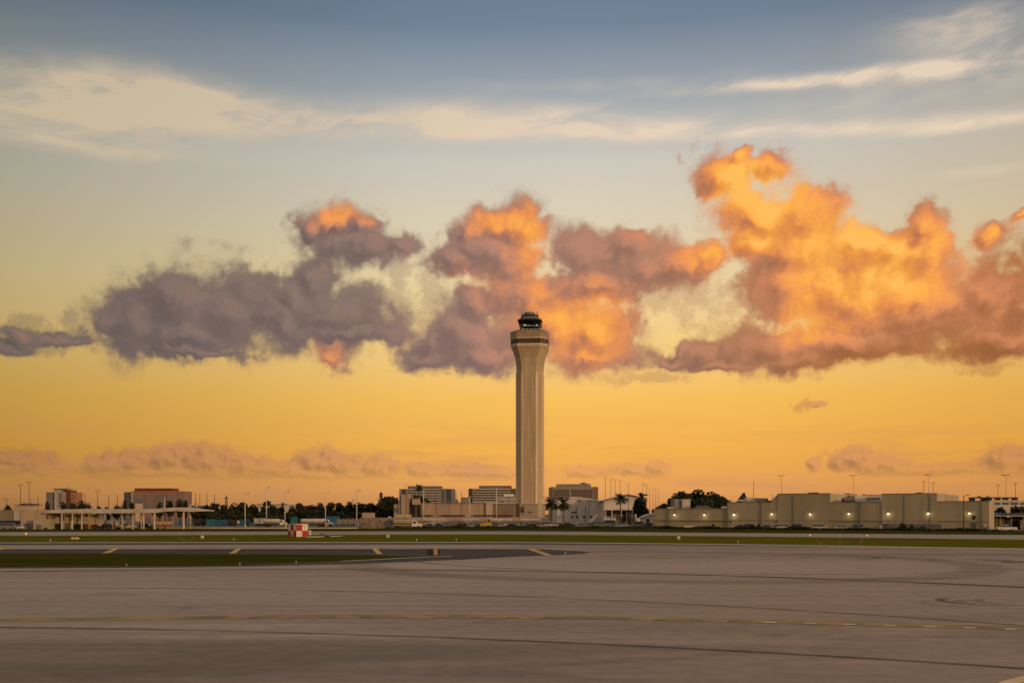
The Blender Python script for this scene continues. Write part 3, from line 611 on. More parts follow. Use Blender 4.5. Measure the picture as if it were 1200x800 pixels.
for p_, q_ in ((530.5,536.4),(539.8,550.5)):
    Y = 640; b = building('roof_block', 'small grey building filling the gap, '+('just right of the left office block' if p_ < 535 else 'greenish, left of the second office block'), (p_+q_)/2, Y); to_ground(p_, q_, 585.6 if p_ < 535 else 583.4, Y, 8, M['grey_wall'] if p_ < 535 else M['olive_wall'], 'wall', b); rbox(p_+.8, q_-.8, 584.8 if p_ < 535 else 582.4, 585.6 if p_ < 535 else 583.4, Y+1, 5, M['mid_grey'], 'roof_unit', b)

# beige terminal in front of the tower
Y = 440; b = building('terminal_building', 'long windowless beige terminal wall to the left of the control tower foot', 545, Y)
to_ground(492, 569.6, 589.6, Y, 22, M['beige'], 'wall', b); to_ground(569.6, 577, 589.2, Y-1.2, 24, M['pale'], 'wall', b); to_ground(577, 605, 589.8, Y+3.5, 16, M['beige_dark'], 'wall', b)
rbox(492, 569.6, 588.6, 589.6, Y-.3, 22, M['beige_dark'], 'parapet', b); rbox(577, 605, 588.6, 589.8, Y+3.2, 16, M['dirty_white'], 'parapet', b)
for a_, c_ in ((494.6,507.2),(517.2,545),(555.6,575.4),(576,601)): rbox(a_, c_, 603.0, 604.8, Y-1.6, .5 if c_<590 else 4, M['maroon_shadow'], 'slot_opening', b)
for p_ in (539.5, 561.2, 525.5): rbox(p_-.13, p_+.13, 589.7, 602, Y-.1, .3, M['beige_dark'], 'wall_joint', b)
for p_, w_ in ((507,4.5),(524,2),(592.5,3),(600,5),(498,2.4),(556,2.8)): rbox(p_-w_/2, p_+w_/2, 587.4, 588.6, Y+8, 3, M['light_grey'] if w_ > 2.5 else M['mid_grey'], 'roof_unit', b)
Y = 428; b = building('stair_tower', 'tan square stair tower with a dark open bay beside it, left of the terminal', 476, Y)
to_ground(470.2, 477.4, 578.8, Y, 8, M['beige'], 'wall', b); to_ground(477.4, 478.6, 578.8, Y+.3, 8, M['orange_sunlit_wall'], 'wall', b); to_ground(461.6, 470.2, 590.6, Y+2, 10, M['beige'], 'wall', b); to_ground(468.4, 470.2, 572.9, Y+9, 3, M['grey_wall'], 'wall', b)
bands(462, 467.6, [597.6], Y+2, M['mid_grey'], b, h=5.5, d=.1); to_ground(478.6, 492, 590.2, Y+5, 8, M['dark'], 'recess', b)
for p_ in (479.5, 487.5): to_ground(p_-.35, p_+.35, 590.5, Y+1, .5, M['grey_wall'], 'column', b)
rbox(483, 491.2, 584.0, 591.0, Y+1, 5, mat('tan_box', (.44,.34,.25), .8, .1, .5), 'roof_tank', b); rbox(482.6, 491.6, 583.6, 584.2, Y+.9, 5.2, M['mid_grey'], 'tank_rim', b)
Y = 415; b = thing('boundary_wall', 'long low beige boundary wall behind the car park under the tower', 'wall', (wx(550,Y), Y, 0))
MB().box(wx(461,Y), wx(643,Y), Y, Y+.5, 0, wz(606.6,Y)).build('wall', M['beige'], b); MB().box(wx(460.8,Y), wx(643.2,Y), Y-.15, Y+.65, wz(606.6,Y), wz(606.0,Y)).build('coping', M['dirty_white'], b)
for p_, q_, lab in ((496,520.5,'white carport roof over the left end of the packed cars'),(541.5,561,'grey carport roof over the middle of the packed cars'),(573,600,'pale carport roof left of the tower foot'),(610,634,'pale carport roof right below the tower')):
    Y = 404; c = thing('carport', lab, 'carport', (wx((p_+q_)/2,Y), Y, 0), 'carport roofs in the car park')
    zr = wz(609.2,Y); MB().loft([[(wx(p_,Y),Y,zr-.1),(wx(q_,Y),Y,zr-.1),(wx(q_,Y),Y,zr+.35),(wx(p_,Y),Y,zr+.35)],[(wx(p_,Y),Y+5,zr+.25),(wx(q_,Y),Y+5,zr+.25),(wx(q_,Y),Y+5,zr+.6),(wx(p_,Y),Y+5,zr+.6)]]).build('roof', M['dirty_white'] if p_ < 530 or p_ > 570 else M['light_grey'], c)
    for k_ in range(4):
        x = wx(p_+1+(q_-p_-2)*k_/3,Y); MB().bar((x,Y+2.5,0),(x,Y+2.5,zr+.15),.10).build('post', M['galv'], c)

# white hangars right of the tower
Y = 520; b = building('hangar', 'white arched-roof hangar right of the control tower', 681, Y, cat='hangar')
arc = [(653,589.2),(656,586.6),(660,584.6),(665,583.0),(671,582.2),(680,582.6),(690,584.0),(700,585.8),(708.4,587.6)]
MB().prism_y([(wx(653,Y),0),(wx(708.4,Y),0)]+[(wx(x,Y),wz(y,Y)-.4) for x,y in reversed(arc)], Y, Y+40).build('wall', mat('hangar_cladding', (.62,.57,.53), .6, .08, .3, streak=True), b)
rf = MB(); up = [(wx(x,Y),wz(y,Y)) for x,y in arc]; rf.loft([[(x,Y-.6,z+.1) for x,z in up]+[(x,Y-.6,z-.5) for x,z in reversed(up)], [(x,Y+41,z+.1) for x,z in up]+[(x,Y+41,z-.5) for x,z in reversed(up)]]); rf.build('roof', M['white'], b)
for p_, w_, y0_, y1_ in ((675.5,.8,593,606),(690.3,.5,587,606)): rbox(p_-w_/2, p_+w_/2, y0_, y1_, Y-.3, .4, M['grey_wall'], 'downpipe', b)
rbox(677.5, 681, 585.8, 587, Y-1.0, .5, M['dark'], 'vent', b); rbox(669, 676, 599, 599.9, Y-.6, .7, M['dark'], 'gutter', b)
for p_ in (670.4,676.6,684.6,693): rbox(p_-1.1, p_+1.1, 604, 606.2, Y-.3, .5, M['dark'], 'doorway', b)
Y = 500; b = building('hangar', 'pale gabled hangar with open dark bay under a canopy, behind the palms', 733, Y, cat='hangar')
MB().prism_y([(wx(707.6,Y),0),(wx(757,Y),0),(wx(757,Y),wz(585,Y)),(wx(744.6,Y),wz(582,Y)),(wx(735,Y),wz(580,Y)),(wx(707.6,Y),wz(587.4,Y))], Y, Y+40).build('wall', mat('hangar_pale', (.62,.55,.48), .7, .08, .3, streak=True), b)
MB().loft([[(wx(x,Y),y2,wz(y,Y)+o) for x,y,o in ((706.5,587.6,0),(735,579.9,0),(747,582.0,0),(747,582,.5),(735,579.9,.5),(706.5,587.6,.5))] for y2 in (Y-1.2,Y+41)]).build('roof', M['grey_wall'], b)
rbox(708.4, 741, 597.6, 604.2, Y-.15, .3, M['dark'], 'open_bay', b); rbox(706.6, 746, 596.2, 597.6, Y-5, 5, M['dirty_white'], 'canopy', b)
for p_ in (709.6,717,728,744.6): rbox(p_-.5, p_+.5, 597.6, 606, Y-4.8, .5, M['white'], 'column', b)
rbox(744.8, 751, 583.5, 596, Y-.3, .3, M['white'], 'door_panel', b); rbox(718.4, 738, 602.4, 604.4, Y-3, 1.5, M['grey_wall'], 'parapet', b)
MB().lathe(wx(737,Y), Y-2, [(3.0,0),(3.0,wz(601,Y)),(2.6,wz(600,Y)),(0.5,wz(599,Y))], 16).build('tank', M['dark_metal'], b)
Y = 395; b = building('lean_to', 'low white lean-to at the left end of the khaki warehouse', 764, Y, cat='shed'); MB().prism_y([(wx(754,Y),0),(wx(772,Y),0),(wx(772,Y),wz(601,Y)),(wx(760,Y),wz(603.4,Y)),(wx(754,Y),wz(606,Y))], Y, Y+10).build('wall', M['dirty_white'], b); MB().loft([[(wx(x,Y),y2,wz(y,Y)+o) for x,y,o in ((753,606.2,0),(760,603.4,0),(772,601,0),(772,601,.3),(760,603.4,.3),(753,606.2,.3))] for y2 in (Y-.4,Y+10.2)]).build('roof', M['light_grey'], b); rbox(757.5,761,607.5,613,Y-.15,.3,M['dark'],'doorway',b)

# long khaki warehouse on the right, its front running a little towards the camera
PA, PB = Vector((wx(766,356), 356)), Vector((wx(1165.5,300), 300)); WD = (PB-PA).normalized(); WN = Vector((WD.y, -WD.x))
def wpt(px):       # point of the front seen in column px
    k_ = (px-600)/FPX; s = (k_*PA.y-PA.x)/(WD.x-k_*WD.y); return PA+WD*s
wh = thing('warehouse', 'long khaki windowless warehouse with stepped parapet and lit wall lamps', 'warehouse', (*wpt(965), 0))
def wseg(px0, px1, py, name='wall', m=None, dep=45, proud=0.0, z0=0.0, py_bot=None, parent=None, tilt=None):
    a, c = wpt(px0), wpt(px1); n = -WN; p0 = a+WN*proud; p1 = c+WN*proud
    Ym = (a.y+c.y)/2; zb = z0 if py_bot is None else wz(py_bot, Ym); zt0 = wz(py, Ym); 
    quad = [p0, p1, p1+n*dep, p0+n*dep]
    zt1 = zt0 if tilt is None else wz(tilt, c.y)
    return MB().add([(p.x,p.y,zb) for p in quad]+[(quad[0].x,quad[0].y,zt0),(quad[1].x,quad[1].y,zt1),(quad[2].x,quad[2].y,zt1),(quad[3].x,quad[3].y,zt0)], [(0,3,2,1),(4,5,6,7),(0,1,5,4),(1,2,6,5),(2,3,7,6),(3,0,4,7)]).build(name, m or M['khaki'], parent or wh)
SEG = [(766,853,595.6,0),(853,905,588,.25),(905,911.6,585,.12,578.6),(911.6,973,578,.3),(973,1033.4,588,.1),(1033.4,1098,578,.3),(1098,1159.2,587,.15)]
for s_ in SEG:
    w_ = wseg(s_[0], s_[1], s_[2], dep=13 if s_[1] == 1159.2 else 45, proud=s_[3], tilt=s_[4] if len(s_) > 4 else None)
    if len(s_) == 4: wseg(s_[0]-.1, s_[1]+.1, s_[2]-.25, 'parapet_cap', M['olive_wall'], dep=.8, proud=s_[3]+.12, py_bot=s_[2]+.35)
for p_, y0_, y1_ in ((852.6,588.6,618),(892,588,618),(1008,588.4,619.5),(1089.8,580,620),(784,596,617),(930,580,618.8),(1150.6,588,621),(1060,580,612)): wseg(p_-.35, p_+.35, y0_, 'downpipe' if p_ != 852.6 else 'wall_joint', M['mid_grey'] if p_ in (852.6,892,1008,1089.8) else M['olive_wall'], dep=.5, proud=.45, py_bot=y1_)
for (a_, c_), y_ in (((767,852),609.4),((854,1033),609.6),((1034,1158.8),610.2)):
    wseg(a_, c_, y_-.25, 'wall_joint', M['olive_wall'], dep=.4, proud=.36, py_bot=y_+.25)
wseg(1035, 1042, 613.2, 'shutter', mat('shutter_mauve', (.15,.125,.13), .6, .1, 1), dep=.4, proud=.42, py_bot=620); wseg(1042.2, 1093, 613.4, 'shutter', mat('shutter_grey', (.19,.18,.18), .6, .15, .6), dep=.4, proud=.40, py_bot=620.4); wseg(1093.4, 1103, 614, 'shutter', M['mid_grey'], dep=.4, proud=.44, py_bot=620.4)
wseg(1139, 1143.4, 603.6, 'window', M['dark'], dep=.4, proud=.3, py_bot=608); wseg(1138.6, 1143.8, 612.2, 'door', mat('door_brown', (.14,.11,.08), .6, .1, 1), dep=.4, proud=.3, py_bot=621); wseg(1152.4, 1155.6, 614, 'panel', M['dirty_white'], dep=.4, proud=.5, py_bot=617.5); wseg(856, 856.9, 609.5, 'panel', M['dark'], dep=.4, proud=.5, py_bot=612)
wseg(1031, 1033.4, 615, 'door', M['pale'], dep=.4, proud=.5, py_bot=620)
lampm = mat('warm_lamp', (.9,.8,.6), .4, 0, emit=(1.0,.80,.46), estr=7.0)
for p_, y_ in ((791.2,603.2),(826.2,603.2),(860.8,602.8),(905,602.2),(950,602.2),(995.3,602),(1041.5,601.6),(1088.3,601.3),(1136.2,601.2)):
    c = wpt(p_)+WN*.75; z = wz(y_, c.y)
    lm = MB().box(c.x-.30, c.x+.30, c.y-.2, c.y+.2, z+.14, z+.34).build('wall_lamp', M['dark_metal'], wh); 
    MB().lathe(c.x, c.y-.05, [(.10,z-.10),(.20,z-.03),(.24,z+.06),(.2,z+.14)], 12).build('bulb', lampm, lm)
    MB().bar((c.x,c.y+.1,z+.2),(c.x-WN.x*.5,c.y-WN.y*.5,z+.2),.07,n=6).build('bracket', M['dark_metal'], lm)
    pl = bpy.data.lights.new('lamp_light', 'POINT'); pl.energy = 20; pl.color = (1,.76,.38); pl.shadow_soft_size = .25; po = bpy.data.objects.new('lamp_light', pl); COL.objects.link(po); po.location = (c.x+WN.x*.35, c.y+WN.y*.35, z-.3)
# things on the warehouse roof
def roof_box(px0, px1, py0, py1, back, name, m, dep=4, parent=None):
    a = wpt((px0+px1)/2); Y = a.y+back; return MB().box(wx(px0,Y), wx(px1,Y), Y, Y+dep, wz(py1,Y), wz(py0,Y)).build(name, m, parent or wh)
rt = roof_box(790, 809.4, 584.4, 596.5, 10, 'roof_tank', M['grey_wall'], 8); roof_box(791, 797.5, 584.8, 595.2, 9.6, 'panel', M['dirty_white'], .3, rt); roof_box(799.5, 808.8, 584.8, 595.2, 9.6, 'panel', mat('panel_pink', (.50,.42,.38), .6, .1, .6), .3, rt)
roof_box(819, 831, 592, 593.4, 9, 'roof_unit', M['mid_grey']); roof_box(817, 833, 593.4, 595.6, 9, 'roof_unit', M['olive_wall']); roof_box(783, 790, 594, 595.6, 8, 'roof_unit', M['pale']); roof_box(848, 853, 593, 595.6, 6, 'roof_unit', M['white'])
roof_box(875, 888, 582.6, 588, 20, 'roof_block', M['pale']); roof_box(888.2, 900, 583.4, 588, 20, 'roof_block', M['grey_wall']); roof_box(900, 905, 586, 588, 18, 'roof_unit', M['dark'])
for p_ in (952,955.6,958,1080): roof_box(p_-1.2, p_+1.2, 576.6, 578, 8, 'roof_unit', M['dark_metal'])
roof_box(973.5, 1000, 582.6, 588, 16, 'roof_block', M['beige_dark'], 10); rs = roof_box(1002, 1033, 580.4, 588, 20, 'roof_block', M['dirty_white'], 10)
for i in range(7): roof_box(1009+3.3*i, 1010.8+3.3*i, 582.4, 585.6, 19.8, 'window', M['mid_grey'], .4, rs)
roof_box(988.5, 1002, 583.4, 587, 15, 'roof_unit', M['mid_grey']); roof_box(1020, 1034, 579.4, 580.6, 22, 'roof_unit', M['mid_grey'])

# far right: white building with roof frames, blue canopy in front
Y = 420; b = building('office_building', 'white low building with roof frames beyond the right end of the warehouse', 1185, Y)
to_ground(1160, 1260, 586.4, Y, 20, M['dirty_white'], 'wall', b); rbox(1160, 1260, 585.8, 586.6, Y-.4, 20, M['white'], 'parapet', b)
for p_, q_ in ((1165.4,1172.4),(1174.6,1182),(1184.8,1193.5),(1196,1204)): rbox(p_, q_, 588.8, 590.8, Y-.15, .4, M['dark'], 'window', b)
for p_, q_ in ((1142.5,1157),(1162.2,1173.4),(1181.8,1193.4)):
    f = MB(); Yf = Y+4; z0, z1 = wz(586,Yf), wz(582.2,Yf)
    f.box(wx(p_,Yf), wx(q_,Yf), Yf, Yf+6, z1-.45, z1)
    for e in (p_+.4, q_-.4): f.box(wx(e,Yf)-.2, wx(e,Yf)+.2, Yf+.5, Yf+5.5, z0-.3, z1-.45)
    f.box(wx(p_,Yf)+.05, wx(q_,Yf)-.05, Yf+2.8, Yf+3.2, z1-.5, z1-.4); f.build('roof_frame', M['dark_metal'], b)
Y = 335; b = building('open_shed', 'open shed under a long blue roof behind the white pickup truck', 1192, Y, cat='shed')
MB().loft([[(wx(x,Y),y2,z) for x,z in ((1172,wz(603.6,Y)),(1240,wz(603.2,Y)),(1240,wz(600.4,Y)),(1174,wz(600.8,Y)))] for y2 in (Y,Y+9)]).build('roof', M['navy'], b)
rbox(1166.5, 1176, 608, 618, Y+6, 6, mat('ochre_wall', (.20,.15,.06), .8, .1, .5), 'wall', b); rbox(1195.6, 1240, 609, 619, Y+6, 5, M['grey_wall'], 'wall', b); rbox(1165.5, 1240, 603.7, 604.6, Y-.2, 9, M['galv'], 'gutter', b); rbox(1176, 1195.6, 606, 619.4, Y+8, 2, M['dark'], 'wall', b)
for p_ in (1173,1186,1200,1220): MB().bar((wx(p_,Y),Y+.5,0),(wx(p_,Y),Y+.5,wz(603,Y)),.13).build('post', M['galv'], b)

# left: low freight building and the big canopy
Y = 340; b = building('freight_building', 'low beige freight building with doors at the far left edge', 30, Y)
to_ground(-60, 16, 597.4, Y+2, 30, M['olive_wall'], 'wall', b); to_ground(16, 24, 592.2, Y+1.5, 12, M['pale'], 'wall', b); to_ground(24, 56.4, 597.2, Y+1, 30, M['beige'], 'wall', b); to_ground(39, 57, 608, Y-3.5, 4.5, M['khaki'], 'wall', b); to_ground(56.4, 108, 602.2, Y+6, 12, M['pale'], 'wall', b)
rbox(-60, 13, 609.8, 615.2, Y+1.8, .4, M['dark'], 'open_bay', b); rbox(13.6, 24, 609.6, 618.6, Y+1.2, .4, M['dark'], 'open_bay', b); rbox(28, 36.4, 613, 618.8, Y+.8, .4, M['mid_grey'], 'door', b); rbox(38.2, 39, 612, 618, Y+.7, .4, M['dark'], 'downpipe', b); rbox(54.6, 56, 600, 608, Y+.8, .4, M['dark_red'], 'downpipe', b)
for p_, q_, y_, m_ in ((42.8,47.6,614.4,'mid_grey'),(51,55.6,617.8,'dark_red'),(58,60.6,612.6,'mid_grey')): rbox(p_, q_, y_, 620, Y-3.8 if p_ < 57 else Y+5.7, .4, M[m_], 'door', b)
for p_, q_, y_, m_ in ((64.4,70.6,613.2,'dark'),(76.2,81.2,612.4,'mid_grey'),(86,94.5,613.4,'dark'),(97,104,613.4,'dark_red')): rbox(p_, q_, y_, 620, Y+5.7, .4, M[m_], 'door', b)
MB().box(wx(15.5,Y), wx(28,Y), Y+.5, Y+14, wz(591.6,Y), wz(591.0,Y)).build('roof', M['dark_red'], b)
MB().prism_y([(wx(18,Y),wz(591,Y)),(wx(27.5,Y),wz(591,Y)),(wx(25.5,Y),wz(589.4,Y)),(wx(20.5,Y),wz(590,Y))], Y+2, Y+12).build('roof_cap', M['dark'], b)
to_ground(108, 142, 609.4, Y+16, 4, M['light_grey'], 'wall', b); rbox(136, 138.2, 612.6, 614, Y+15.8, .2, M['white'], 'panel', b)
rbox(72, 104, 608, 609.4, Y+5.4, .7, M['khaki'], 'sign_band', b)
Y = 338; c = thing('canopy', 'long thin flat canopy roof on columns with a shallow raised peak at right', 'canopy', (wx(150,Y), Y, 0))
top = [(52.5,599.4),(75,596.2),(120,595.8),(160,596.2),(178,596.0),(195,594.8),(207,594.2),(220,595.6),(237,597.4)]; bot = [(237,598.6),(226,599.4),(216,599.0),(207,598.4),(196,599.0),(182,600.6),(160,601.0),(120,601.2),(75,600.8),(60,600.9),(52.5,601)]
MB().prism_y([(wx(x,Y),wz(y,Y)) for x,y in list(reversed(top))+list(reversed(bot))], Y, Y+14).build('roof', M['dirty_white'], c)
for p_, w_, k_ in ((72.2,.9,0),(84.6,.8,0),(95.6,.8,0),(104.4,1.3,0),(115,1.2,8),(120,1.0,9),(131.2,1.3,6),(143.4,1.8,4),(155.6,2.6,2),(165.6,1.6,6),(168.4,1.0,1),(178.2,1.2,8),(181,1.5,.5),(190.4,1.0,9),(193.4,.8,9.5),(202.8,1.1,8),(215.2,1.6,.5)):
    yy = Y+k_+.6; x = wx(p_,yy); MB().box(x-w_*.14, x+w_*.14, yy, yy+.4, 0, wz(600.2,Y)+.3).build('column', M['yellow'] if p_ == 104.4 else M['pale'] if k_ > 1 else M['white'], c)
ar = MB()
for i in range(3):
    x0, x1 = 73.2+11.5*i, 84+11.2*i; n = 10
    pts = [(wx(x0,Y),wz(600.8,Y)),(wx(x0,Y),wz(606,Y))]+[(wx(x0+(x1-x0)*(j/n),Y), wz(606-4.2*math.sin(math.pi*j/n)**.5,Y)) for j in range(1,n)]+[(wx(x1,Y),wz(606,Y)),(wx(x1,Y),wz(600.8,Y))]
    MB().prism_y(list(reversed(pts)), Y+1, Y+1.4).build('arch', M['beige_dark'], c)
tk = thing('storage_tank', 'tan horizontal cylinder tank on a cradle under the canopy', 'storage tank', (wx(190,Y+5), Y+5, 0))
z = wz(612.6,Y+5); MB().loft([[(wx(x,Y+5), Y+5+r*math.cos(2*math.pi*i/16), z+r*math.sin(2*math.pi*i/16)) for i in range(16)] for x, r in ((177.5,.1),(177.6,.62),(178.6,.66),(200.2,.66),(200.8,.6),(200.9,.1))], smooth=True).build('vessel', mat('tank_tan', (.62,.40,.22), .45, .1, .8), tk)
for x in (181.5, 188, 196.5): MB().box(wx(x,Y+5)-.25, wx(x,Y+5)+.25, Y+4.4, Y+5.6, 0, z-.45).build('saddle', M['red_wall'], tk)

# ------------------------------------------------------------------ vegetation
rv = random.Random(11)
def leaf_cloud(mb, lobes, n, size, r):
    """n small leaf clumps through the volume of the lobes (cx,cy,cz,rx,ry,rz)"""
    wts = [l[3]*l[5] for l in lobes]
    for _ in range(n):
        l = r.choices(lobes, wts)[0]
        while True:
            d = Vector((r.uniform(-1,1), r.uniform(-1,1), r.uniform(-1,1)))
            if .001 < d.length <= 1: break
        d = d.normalized()*(d.length**.55)
        if r.random() < .06: d *= 1.0+r.random()*.25
        c = Vector((l[0]+d.x*l[3], l[1]+d.y*l[4], l[2]+d.z*l[5])); s = size*r.uniform(.55,1.3)
        a = Vector((r.uniform(-1,1), r.uniform(-1,1), r.uniform(-1,1))).normalized(); b_ = a.orthogonal().normalized(); 
        ax = a*s; bx = b_*s*r.uniform(.5,.9)
        mb.add([c-ax, c-ax*.2+bx, c+ax, c+ax*.1-bx], [(0,1,2,3)])
def tree(name, label, px, py_top, Y, wpx, group=None, py_base=None, n=900, size=None, trunk=.35, cat='tree', lobes_n=9, flat=1.0, m='leaf', base_frac=.22):
    x = wx(px, Y); H = wz(py_top, Y); W = wpx/FPX*Y; rr_ = random.Random(int(px*131+Y*7)); W *= 1.25; n = int(n*1.35)
    t_ = thing(name, label, cat, (x, Y, 0), group)
    lob = []; zb = H*base_frac
    for i in range(lobes_n):
        f = rr_.random(); zc = zb+(H-zb)*(.18+.64*f); rw = W/2*(1-.45*abs(2*f-.85))
        rx = W*rr_.uniform(.16,.26); rz_ = min((H-zb)*rr_.uniform(.15,.24)*flat, H-zc)
        a = rr_.uniform(0, 2*math.pi); q = rr_.uniform(.2,.8)*rw
        lob.append((x+math.cos(a)*q, Y+math.sin(a)*q*.8, zc, rx, rx*.9, max(rz_, .5)))
    lob.append((x+rr_.uniform(-.1,.1)*W, Y, H-(H-zb)*.17, W*.22, W*.2, (H-zb)*.17)); lob.append((x, Y, zb+(H-zb)*.45, W*.36, W*.3, (H-zb)*.33))
    mb = MB(); leaf_cloud(mb, lob, n, (size or max(.30, W*.06))*1.25, rr_); mb.build('crown', M[m], t_)
    tb = MB(); tb.tube([(x,Y,0),(x+.1,Y,H*.25),(x-.1,Y,H*.5),(x,Y,H*.72)], [trunk,trunk*.8,trunk*.55,trunk*.2])
    for i in range(5):
        l = lob[i]; tb.tube([(x,Y,H*(.2+.06*i)),((x+l[0])/2,(Y+l[1])/2,(H*(.2+.06*i)+l[2])/2+.2),(l[0],l[1],l[2])], [trunk*.45,trunk*.3,trunk*.1], 5)
    tb.build('trunk', M['bark'], t_); return t_
def palm(name, label, px, py_top, Y, wpx, py_crown=None, group=None, nf=26, skirt=False):
    x = wx(px, Y); H = wz(py_top, Y); W = wpx/FPX*Y*1.2; r = random.Random(int(px*17+Y)); L_ = W*.52; zc = wz(py_crown, Y) if py_crown else H-L_*.75
    t_ = thing(name, label, 'palm tree', (x, Y, 0), group)
    MB().tube([(x+.3,Y,0),(x+.15,Y,zc*.4),(x,Y,zc*.8),(x,Y,zc)], [.30,.22,.19,.22]).build('trunk', M['palm_bark'], t_)
    mb = MB()
    for i in range(nf):
        a = 2*math.pi*i/nf*2.4+r.uniform(-.2,.2); e = r.uniform(-.5 if skirt else -.25, 1.25); ln = L_*r.uniform(.85,1.1)
        d = Vector((math.cos(a)*math.cos(e), math.sin(a)*math.cos(e), math.sin(e))); p = Vector((x,Y,zc)); prev = p; K = 9
        for k in range(K):
            q = prev + d*ln/K; d = (d + Vector((0,0,-.13-.05*r.random()))).normalized(); side = d.cross(Vector((0,0,1))).normalized() if abs(d.z) < .99 else Vector((1,0,0))
            w = ln*.26*math.sin(math.pi*(k+1.0)/(K+1.2))
            for sg in (-1,1):
                tip = (prev+q)/2 + side*sg*w + d*w*.5 - Vector((0,0,w*.35)); mb.add([prev, q, tip], [(0,1,2)])
                tip2 = q + side*sg*w*.9 + d*w*.6 - Vector((0,0,w*.2)); mb.add([q-d*ln/K*.35, q, tip2], [(0,1,2)])
            prev = q
    mb.build('crown', M['palm_leaf'], t_); return t_
TL = 'trees behind the truck yard'
for a in [  # px, top, Y, width, label
 (8,591.2,420,11,'small dark tree at the far left edge above the freight building'),(55,587,460,7.5,'round dark tree just left of the grey apartment stack'),(74.5,587.4,455,9,'dark bushy tree below the sunlit orange apartment stack'),(84,589,470,9,'dark tree below the red apartment stack'),
 (94,586.3,470,13,'tall dark tree just right of the red apartment stack'),(103,589,475,11,'dark sloping tree right of the apartment block'),(115.5,593,480,8,'low dark tree between the apartment block and the mauve office'),(125,593.6,480,9,'low dark shrub top seen over the middle of the canopy'),
 (137,591.6,480,11,'low wide dark tree just left of the mauve office'),(146,585.2,470,7.5,'dark tree at the left corner of the mauve office'),(155,587.5,470,6,'small dark tree left of the cream plant block'),(187,587.6,470,8.5,'round dark tree below the middle of the mauve office'),(198.5,586,470,8.5,'taller round dark tree right of the pale mast on the canopy'),
 (211,584.2,465,9,'tall dark tree over the peak of the canopy roof'),(217,585.4,470,7,'dark tree above the right slope of the canopy roof'),(227.5,591.6,480,9,'low dark tree past the right tip of the canopy')]:
    tree('broadleaf_tree', a[4], a[0], a[1], a[2], a[3], 'dark trees behind the canopy', n=520)
for a in [(234,592,470,14,'dark tree standing at the right tip of the canopy'),(243,591,500,14,'dark tree behind the teal container'),(252,588,490,13,'tall dark tree left of the lattice mast'),(262,591,505,14,'dark tree in front of the lattice mast'),(273,588.6,490,14,'dark tree between the lattice mast and the first pale lamp post'),
 (284,588.2,500,15,'dark tree behind the first pale lamp post in the yard'),(297,591,505,15,'dark tree behind the white box truck'),(309,592.6,500,13,'low dark tree below the pale long roof'),(321,592,495,14,'dark tree behind the small tanker truck'),(331,588.4,500,11,'dark tree just left of the third lamp post'),(342,592,500,14,'dark tree behind the checkered shelter'),
 (352,589.4,490,15,'tall dark tree right of the pale long roof'),(364,590.5,500,14,'dark tree above the big tanker truck tank'),(374,588.4,505,13,'dark tree just left of the fourth lamp post'),(386,588,490,15,'tall dark tree right of the fourth lamp post'),(398,589,500,15,'dark tree behind the blue containers'),(408,587.4,495,15,'dark tree left of the fifth lamp post'),
 (420,588,490,17,'broad dark tree behind the fifth lamp post'),(433,588.6,480,17,'broad dark tree behind the block wall'),(369,597,470,18,'lighter domed tree low behind the big tanker truck'),(248,599,470,20,'low dark bushy tree right behind the teal container'),(268,600,468,20,'low dark bushy tree behind the dark blue trailer'),(290,600,468,20,'low dark bushy tree at the foot of the first yard lamp post'),(312,600,470,20,'low dark bushy tree behind the tanker trucks gap'),(338,600,470,20,'low dark bushy tree left of the domed tree'),(396,600,470,22,'low dark bushy tree behind the tanker cab'),(416,600,468,20,'low dark bushy tree behind the fence posts')]:
    tree('broadleaf_tree', a[4], a[0], a[1], a[2], a[3], TL, n=650, base_frac=.08)
tree('broadleaf_tree', 'large dark rounded tree mass rising towards the tan stair tower', 455, 582.2, 470, 30, TL, n=1500, base_frac=.06, lobes_n=14)
tree('broadleaf_tree', 'dark tree filling the slope left of the large rounded tree', 443, 588, 475, 16, TL, n=800, base_frac=.06)
tree('broadleaf_tree', 'dark domed tree under the palm beside the tan stair tower', 491, 580.2, 470, 27, n=1300, base_frac=.1, lobes_n=12)
tree('broadleaf_tree', 'dark small tree in front of the left office block, right of the palm', 509, 584.6, 600, 7, n=350, base_frac=.3)
# conifer with level whorls
def conifer(label, px, py_top, Y, wpx):
    x = wx(px,Y); H = wz(py_top,Y); W = wpx/FPX*Y; r = random.Random(3); t_ = thing('conifer', label, 'tree', (x,Y,0))
    MB().tube([(x,Y,0),(x,Y,H*.5),(x,Y,H)], [.3,.2,.06]).build('trunk', M['bark'], t_); mb = MB()
    for k in range(9):
        z = H*(.62+.37*k/8); rad = W/2*(1.05-.75*k/8)
        for j in range(26): 
            a = r.uniform(0,6.28); q = r.uniform(.15,1)*rad; leaf_cloud(mb, [(x+math.cos(a)*q, Y+math.sin(a)*q, z+r.uniform(-.1,.25), .3,.3,.12)], 1, .42, r)
    mb.build('crown', M['leaf'], t_)
conifer('tall thin layered conifer above the dark trees left of the stair tower', 446.5, 577.2, 480, 7)
palm('palm_tree', 'palm rising above the dark domed tree beside the stair tower', 491.2, 566.2, 455, 10.5, 571.6, nf=30)
PG = 'palms right of the control tower'
palm('palm_tree', 'bushy palm directly right of the control tower foot', 645.6, 585.0, 470, 18, 589, PG, skirt=True, nf=44); palm('palm_tree', 'bushy palm second from the control tower foot', 660, 584.8, 470, 18, 590, PG, skirt=True, nf=44)
